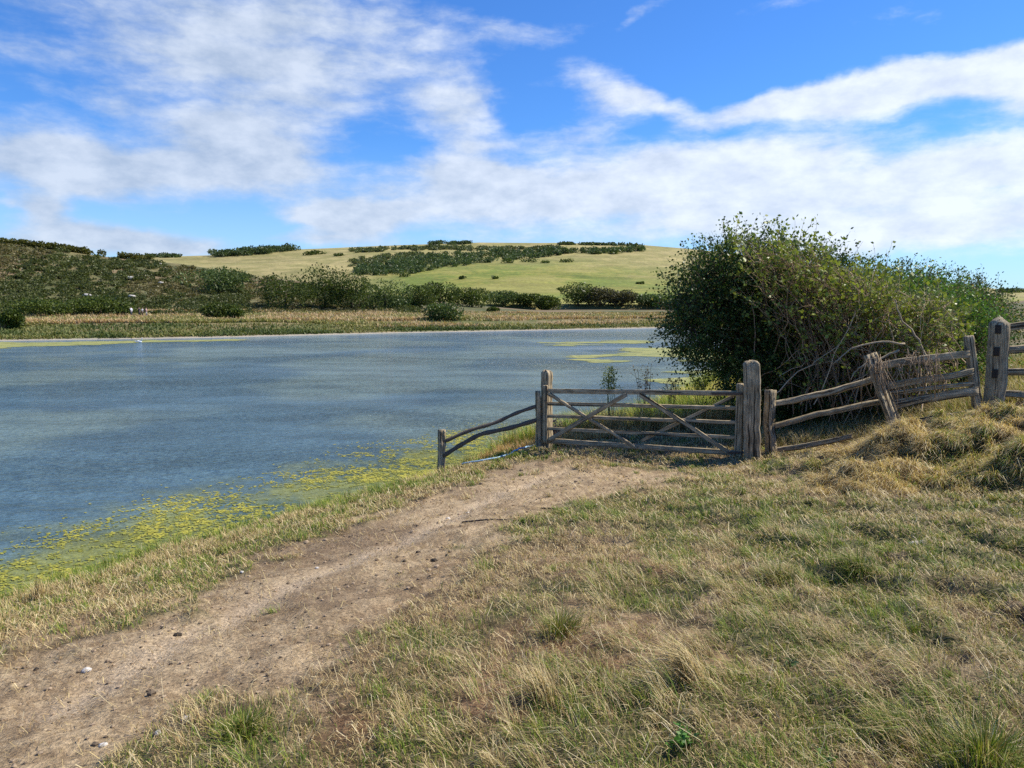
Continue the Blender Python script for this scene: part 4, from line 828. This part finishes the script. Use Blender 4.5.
# ------------------------------------------------------------------ walkers and bird
def person(u, vb, hgt, top, legs, label, face, backpack=False, arm=0.2):
    b = gp(u, vb)[0]; b[2] = g(b[0], b[1])+.35; k = hgt/1.75
    # small path lump under foot: stand on the terrain
    b[2] = g(b[0], b[1]); th = empty('person', tuple(b)); skin = c3(.45, .28, .2)
    V = [(0, 0, .95), (0, 0, 1.15), (0, 0, 1.42), (0, 0, 1.52), (0, .01, 1.60), (0, 0, 1.72), (.19, 0, 1.40), (.24, arm*.3, 1.14), (.25, arm, .92), (-.19, 0, 1.40), (-.24, -arm*.2, 1.14), (-.25, -arm*.5+.05, .92), (.10, 0, .90), (.11, .12, .5), (.11, .02, .07), (.11, .15, .03), (-.10, 0, .90), (-.11, -.08, .5), (-.11, -.24, .09), (-.11, -.12, .03), (.25, arm+.03, .82), (-.25, -arm*.5+.07, .82)]
    E = [(0, 1), (1, 2), (2, 3), (3, 4), (4, 5), (2, 6), (6, 7), (7, 8), (8, 20), (2, 9), (9, 10), (10, 11), (11, 21), (0, 12), (12, 13), (13, 14), (14, 15), (0, 16), (16, 17), (17, 18), (18, 19)]
    R = [.14, .13, .15, .055, .09, .085, .055, .045, .035, .055, .045, .035, .085, .055, .04, .035, .085, .055, .04, .035, .04, .04]
    me = bpy.data.meshes.new('body'); me.from_pydata([tuple(c*k for c in q) for q in V], E, []); me.update()
    o = bpy.data.objects.new('body', me); COL.objects.link(o); o.parent = th
    m = o.modifiers.new('skin', 'SKIN'); m.use_smooth_shade = True; o.modifiers.new('sub', 'SUBSURF').render_levels = 1
    for i, r_ in enumerate(R): me.skin_vertices[0].data[i].radius = (r_*k, r_*k*.85)
    me.skin_vertices[0].data[0].use_root = True; me.materials.append(mat_plain('skin', tuple(skin)))
    def cloth(nm, rings, c, par=th):
        mb = MB(); mb.tube(np.array([q[:3] for q in rings])*k, np.array([q[3] for q in rings])*k, 12, c3(*c)); me2 = mb.build(nm, M_matte); me2.parent = par; return me2
    cloth('shirt', [(0, 0, .93, .17), (0, 0, 1.1, .165), (0, 0, 1.3, .19), (0, 0, 1.42, .17), (0, 0, 1.50, .07)], top)
    for s_ in (1, -1): cloth('sleeve', [(s_*.15, 0, 1.44, .07), (s_*.22, .03 if s_ > 0 else -.01, 1.28, .07), (s_*.24, arm*.3 if s_ > 0 else -arm*.2, 1.14, .06)], top)
    cloth('trousers', [(0, 0, 1.0, .165), (0, 0, .86, .17), (0, 0, .80, .16)], legs)
    for q in ([(.10, 0, .9, .10), (.11, .12, .5, .075), (.11, .03, .12, .055)], [(-.10, 0, .9, .10), (-.11, -.08, .5, .075), (-.11, -.22, .14, .055)]): cloth('trouser_leg', q, legs)
    mb = MB(); mb.ball(np.array([0, -.015, 1.71])*k, np.array([.105, .11, .085])*k, c3(.06, .04, .025)); mb.build('hair', M_matte).parent = th
    if backpack: mb = MB(); mb.ball(np.array([0, -.24, 1.22])*k, np.array([.16, .12, .24])*k, c3(.03, .03, .035)); mb.build('backpack', M_matte).parent = th
    th.rotation_euler = (0, 0, face); tag(th, label, 'person', 'walkers on the far bank path')
person(131.7, 317, 1.78, (.75, .76, .8), (.05, .06, .09), 'leftmost walker on the far bank, in a white top and dark trousers', math.radians(-100), True)
person(139.6, 317.3, 1.76, (.03, .03, .04), (.03, .03, .04), 'walker in black clothes second from the left on the far bank', math.radians(-80))
person(142.8, 317, 1.66, (.40, .42, .46), (.25, .14, .09), 'walker in a grey top just right of the one in black', math.radians(-95))
person(146.6, 317, 1.70, (.45, .30, .24), (.35, .33, .32), 'rightmost walker on the far bank, in a rust brown top', math.radians(-85), True)
q = pxs([(139, 342.6)])[0]; th = empty('water_bird', (q[0], q[1], 0)); mb = MB(); mb.ball((0, 0, .10), (.32, .16, .15), c3(.8, .8, .78)); mb.ball((-.34, 0, .14), (.14, .07, .05), c3(.7, .7, .7)); mb.build('body', M_matte).parent = th
mb = MB(); mb.tube([(.24, 0, .14), (.31, 0, .30), (.33, 0, .42)], [.06, .045, .04], 8, c3(.8, .8, .78)); mb.ball((.35, 0, .45), (.07, .05, .05), c3(.8, .8, .78)); mb.build('head', M_matte).parent = th
mb = MB(); mb.tube([(.41, 0, .45), (.49, 0, .43)], [.018, .005], 6, c3(.5, .25, .05)); mb.build('beak', M_matte).parent = th; tag(th, 'small white bird floating near the far bank algae', 'bird')

# ------------------------------------------------------------------ sky, sun, camera
def build_world():
    w = bpy.data.worlds.new('World'); sc.world = w; w.use_nodes = True; t = w.node_tree; t.nodes.clear()
    o = N(t, 'ShaderNodeOutputWorld'); bg = N(t, 'ShaderNodeBackground', i_Strength=.105); L(t, bg.outputs[0], o.inputs[0])
    sky = N(t, 'ShaderNodeTexSky', sky_type='NISHITA'); sky.sun_disc = False; sky.sun_elevation = SUN_EL; sky.sun_rotation = SUN_AZ; sky.air_density = 1.0; sky.dust_density = .1; sky.ozone_density = 2.
    hs = N(t, 'ShaderNodeHueSaturation', i_Saturation=1.12, i_Value=1.); tn = N(t, 'ShaderNodeVectorMath', operation='MULTIPLY'); tn.inputs[1].default_value = (.46, .79, 1.24); L(t, sky.outputs[0], hs.inputs['Color']); L(t, hs.outputs[0], tn.inputs[0])
    tc = N(t, 'ShaderNodeTexCoord'); sp = N(t, 'ShaderNodeSeparateXYZ'); L(t, tc.outputs['Generated'], sp.inputs[0])
    az = N(t, 'ShaderNodeMath', operation='ARCTAN2'); L(t, sp.outputs[0], az.inputs[0]); L(t, sp.outputs[1], az.inputs[1])
    el = N(t, 'ShaderNodeMath', operation='ARCSINE'); L(t, sp.outputs[2], el.inputs[0])
    cb = N(t, 'ShaderNodeCombineXYZ'); L(t, az.outputs[0], cb.inputs[0]); L(t, el.outputs[0], cb.inputs[1])
    # domain warp
    wn = N(t, 'ShaderNodeTexNoise', i_Scale=7., i_Detail=5., i_Roughness=.6); L(t, cb.outputs[0], wn.inputs['Vector'])
    ws = N(t, 'ShaderNodeVectorMath', operation='SUBTRACT'); ws.inputs[1].default_value = (.5, .5, .5); L(t, wn.outputs['Color'], ws.inputs[0])
    wm = N(t, 'ShaderNodeVectorMath', operation='MULTIPLY_ADD'); wm.inputs[1].default_value = (.11, .04, 0); L(t, ws.outputs[0], wm.inputs[0]); L(t, cb.outputs[0], wm.inputs[2])
    fl = N(t, 'ShaderNodeVectorMath', operation='MULTIPLY'); fl.inputs[1].default_value = (1, 1, 0); L(t, wm.outputs[0], fl.inputs[0])
    blobs = [(225, 25, 215, 80, 4, 1.0), (330, 80, 190, 60, 8, .6), (75, 162, 150, 46, -3, 1.6), (250, 150, 110, 50, 10, 1.2), (45, 210, 40, 22, 0, 1.2), (345, 218, 75, 19, 0, 1.2), (455, 103, 60, 30, 0, .85), (470, 152, 68, 56, 0, .85),
             (600, 85, 60, 28, -20, .75), (655, 104, 70, 16, -15, .7), (790, 101, 130, 17, 8, 1.1), (930, 84, 190, 25, 5, 1.8), (1100, 70, 160, 45, 4, 1.5), (700, 165, 200, 42, 4, .95), (900, 200, 300, 62, 0, 1.1), (620, 200, 300, 48, 3, .95), (990, 162, 140, 30, 6, .9),
             (400, 195, 230, 48, 0, .6), (850, 236, 420, 24, 0, .65), (575, 135, 60, 26, 15, .7), (110, 240, 150, 20, 0, 1.35), (330, 240, 90, 10, 0, .8), (640, 14, 40, 10, 30, .5), (770, 6, 70, 10, 0, .5), (520, 38, 60, 14, 0, .4), (430, 20, 90, 30, 0, .5), (15, 50, 60, 26, 0, .4), (-150, 90, 160, 60, 0, .8), (140, 110, 150, 26, -8, .45), (1250, 190, 260, 60, 0, .9)]
    acc = None
    for u, v, ru, rv, rot, s_ in blobs:
        r_ = ray(float(u), float(v)); a0 = math.atan2(r_[0], r_[1]); e0 = math.atan2(r_[2], math.hypot(r_[0], r_[1])); k = math.cos(a0)
        mp = N(t, 'ShaderNodeMapping', vector_type='TEXTURE'); mp.inputs['Location'].default_value = (a0, e0, 0); mp.inputs['Rotation'].default_value = (0, 0, math.radians(rot)); mp.inputs['Scale'].default_value = (ru/F*k*k, rv/F*k, 1); L(t, fl.outputs[0], mp.inputs[0])
        ln = N(t, 'ShaderNodeVectorMath', operation='LENGTH'); L(t, mp.outputs[0], ln.inputs[0])
        mr = N(t, 'ShaderNodeMapRange', interpolation_type='SMOOTHSTEP', i_1=1.25, i_2=.0, i_3=0., i_4=s_); L(t, ln.outputs['Value'], mr.inputs[0])
        if acc is None: acc = mr.outputs[0]
        else: ad = N(t, 'ShaderNodeMath', operation='ADD'); L(t, acc, ad.inputs[0]); L(t, mr.outputs[0], ad.inputs[1]); acc = ad.outputs[0]
    # generic clouds for the rest of the sky dome (seen in reflections, other views)
    st = N(t, 'ShaderNodeVectorMath', operation='MULTIPLY'); st.inputs[1].default_value = (1., 4.2, 1.); L(t, fl.outputs[0], st.inputs[0])
    n1 = N(t, 'ShaderNodeTexNoise', i_Scale=5.5, i_Detail=12., i_Roughness=.6); L(t, st.outputs[0], n1.inputs['Vector'])
    st2 = N(t, 'ShaderNodeVectorMath', operation='MULTIPLY'); st2.inputs[1].default_value = (1., 1.9, 1.); L(t, cb.outputs[0], st2.inputs[0])
    n2 = N(t, 'ShaderNodeTexNoise', i_Scale=16., i_Detail=8., i_Roughness=.6); L(t, st2.outputs[0], n2.inputs['Vector'])
    a1 = N(t, 'ShaderNodeMath', operation='MULTIPLY_ADD', i_1=1.75, i_2=-.875); L(t, n1.outputs[0], a1.inputs[0])
    a2 = N(t, 'ShaderNodeMath', operation='MULTIPLY_ADD', i_1=.8, i_2=-.4); L(t, n2.outputs[0], a2.inputs[0])
    s1 = N(t, 'ShaderNodeMath', operation='ADD'); L(t, a1.outputs[0], s1.inputs[0]); L(t, a2.outputs[0], s1.inputs[1])
    cl = N(t, 'ShaderNodeMath', operation='MINIMUM', i_1=1.45); L(t, acc, cl.inputs[0])
    s2 = N(t, 'ShaderNodeMath', operation='ADD'); L(t, cl.outputs[0], s2.inputs[0]); L(t, s1.outputs[0], s2.inputs[1])
    den = N(t, 'ShaderNodeMapRange', interpolation_type='SMOOTHSTEP', i_1=.16, i_2=1.15, i_3=0., i_4=.92); L(t, s2.outputs[0], den.inputs[0])
    # cloud colour: bright tops, grey-blue bases
    sh = N(t, 'ShaderNodeMapRange', i_1=.35, i_2=.65, i_3=0., i_4=1.); L(t, n2.outputs[0], sh.inputs[0])
    n4 = N(t, 'ShaderNodeTexNoise', i_Scale=3., i_Detail=3.); L(t, st.outputs[0], n4.inputs['Vector'])
    azr = N(t, 'ShaderNodeMapRange', i_1=-.35, i_2=.4, i_3=0., i_4=.55); L(t, az.outputs[0], azr.inputs[0])
    sm = N(t, 'ShaderNodeMath', operation='MULTIPLY_ADD', i_1=.5, use_clamp=True); L(t, sh.outputs[0], sm.inputs[0]); L(t, azr.outputs[0], sm.inputs[2])
    cc = N(t, 'ShaderNodeMix', data_type='RGBA'); cc.inputs[6].default_value = (3.2, 3.95, 5.2, 1); cc.inputs[7].default_value = (6.6, 7.1, 7.9, 1); L(t, sm.outputs[0], cc.inputs[0])
    fm = N(t, 'ShaderNodeMix', data_type='RGBA'); L(t, den.outputs[0], fm.inputs[0]); hz = N(t, 'ShaderNodeMapRange', interpolation_type='SMOOTHSTEP', i_1=.22, i_2=-.02, i_3=0., i_4=.5); L(t, el.outputs[0], hz.inputs[0])
    hm = N(t, 'ShaderNodeMix', data_type='RGBA'); hm.inputs[7].default_value = (4.1, 5.5, 7.6, 1); L(t, hz.outputs[0], hm.inputs[0]); L(t, tn.outputs[0], hm.inputs[6]); L(t, hm.outputs[2], fm.inputs[6]); L(t, cc.outputs[2], fm.inputs[7]); L(t, fm.outputs[2], bg.inputs[0])
    w.cycles.sampling_method = 'MANUAL'; w.cycles.sample_map_resolution = 512
build_world()
sl = bpy.data.lights.new('sun', 'SUN'); sl.energy = 5.0; sl.angle = math.radians(.55); sl.color = (1, .92, .79); so = bpy.data.objects.new('sun', sl); COL.objects.link(so)
dv = Vector((math.sin(SUN_AZ)*math.cos(SUN_EL), math.cos(SUN_AZ)*math.cos(SUN_EL), math.sin(SUN_EL))); so.rotation_euler = dv.to_track_quat('Z', 'Y').to_euler(); so.location = (20, 20, 40)
cd = bpy.data.cameras.new('camera'); cd.lens = 26; cd.sensor_width = 36; cd.clip_start = .05; cd.clip_end = 6000; co = bpy.data.objects.new('camera', cd); COL.objects.link(co)
co.location = tuple(CAM); co.rotation_euler = (math.pi/2-PITCH, 0, 0); sc.camera = co
vs = sc.view_settings; vs.view_transform = 'Standard'; vs.look = 'None'; vs.exposure = .46; vs.gamma = 1; vs.use_curve_mapping = False
sc.cycles.max_bounces = 5; sc.cycles.diffuse_bounces = 3; sc.cycles.glossy_bounces = 2; sc.cycles.transmission_bounces = 3; sc.cycles.sample_clamp_direct = 3.; sc.cycles.sample_clamp_indirect = 3.; sc.cycles.use_denoising = False; sc.cycles.denoiser = 'OPENIMAGEDENOISE'
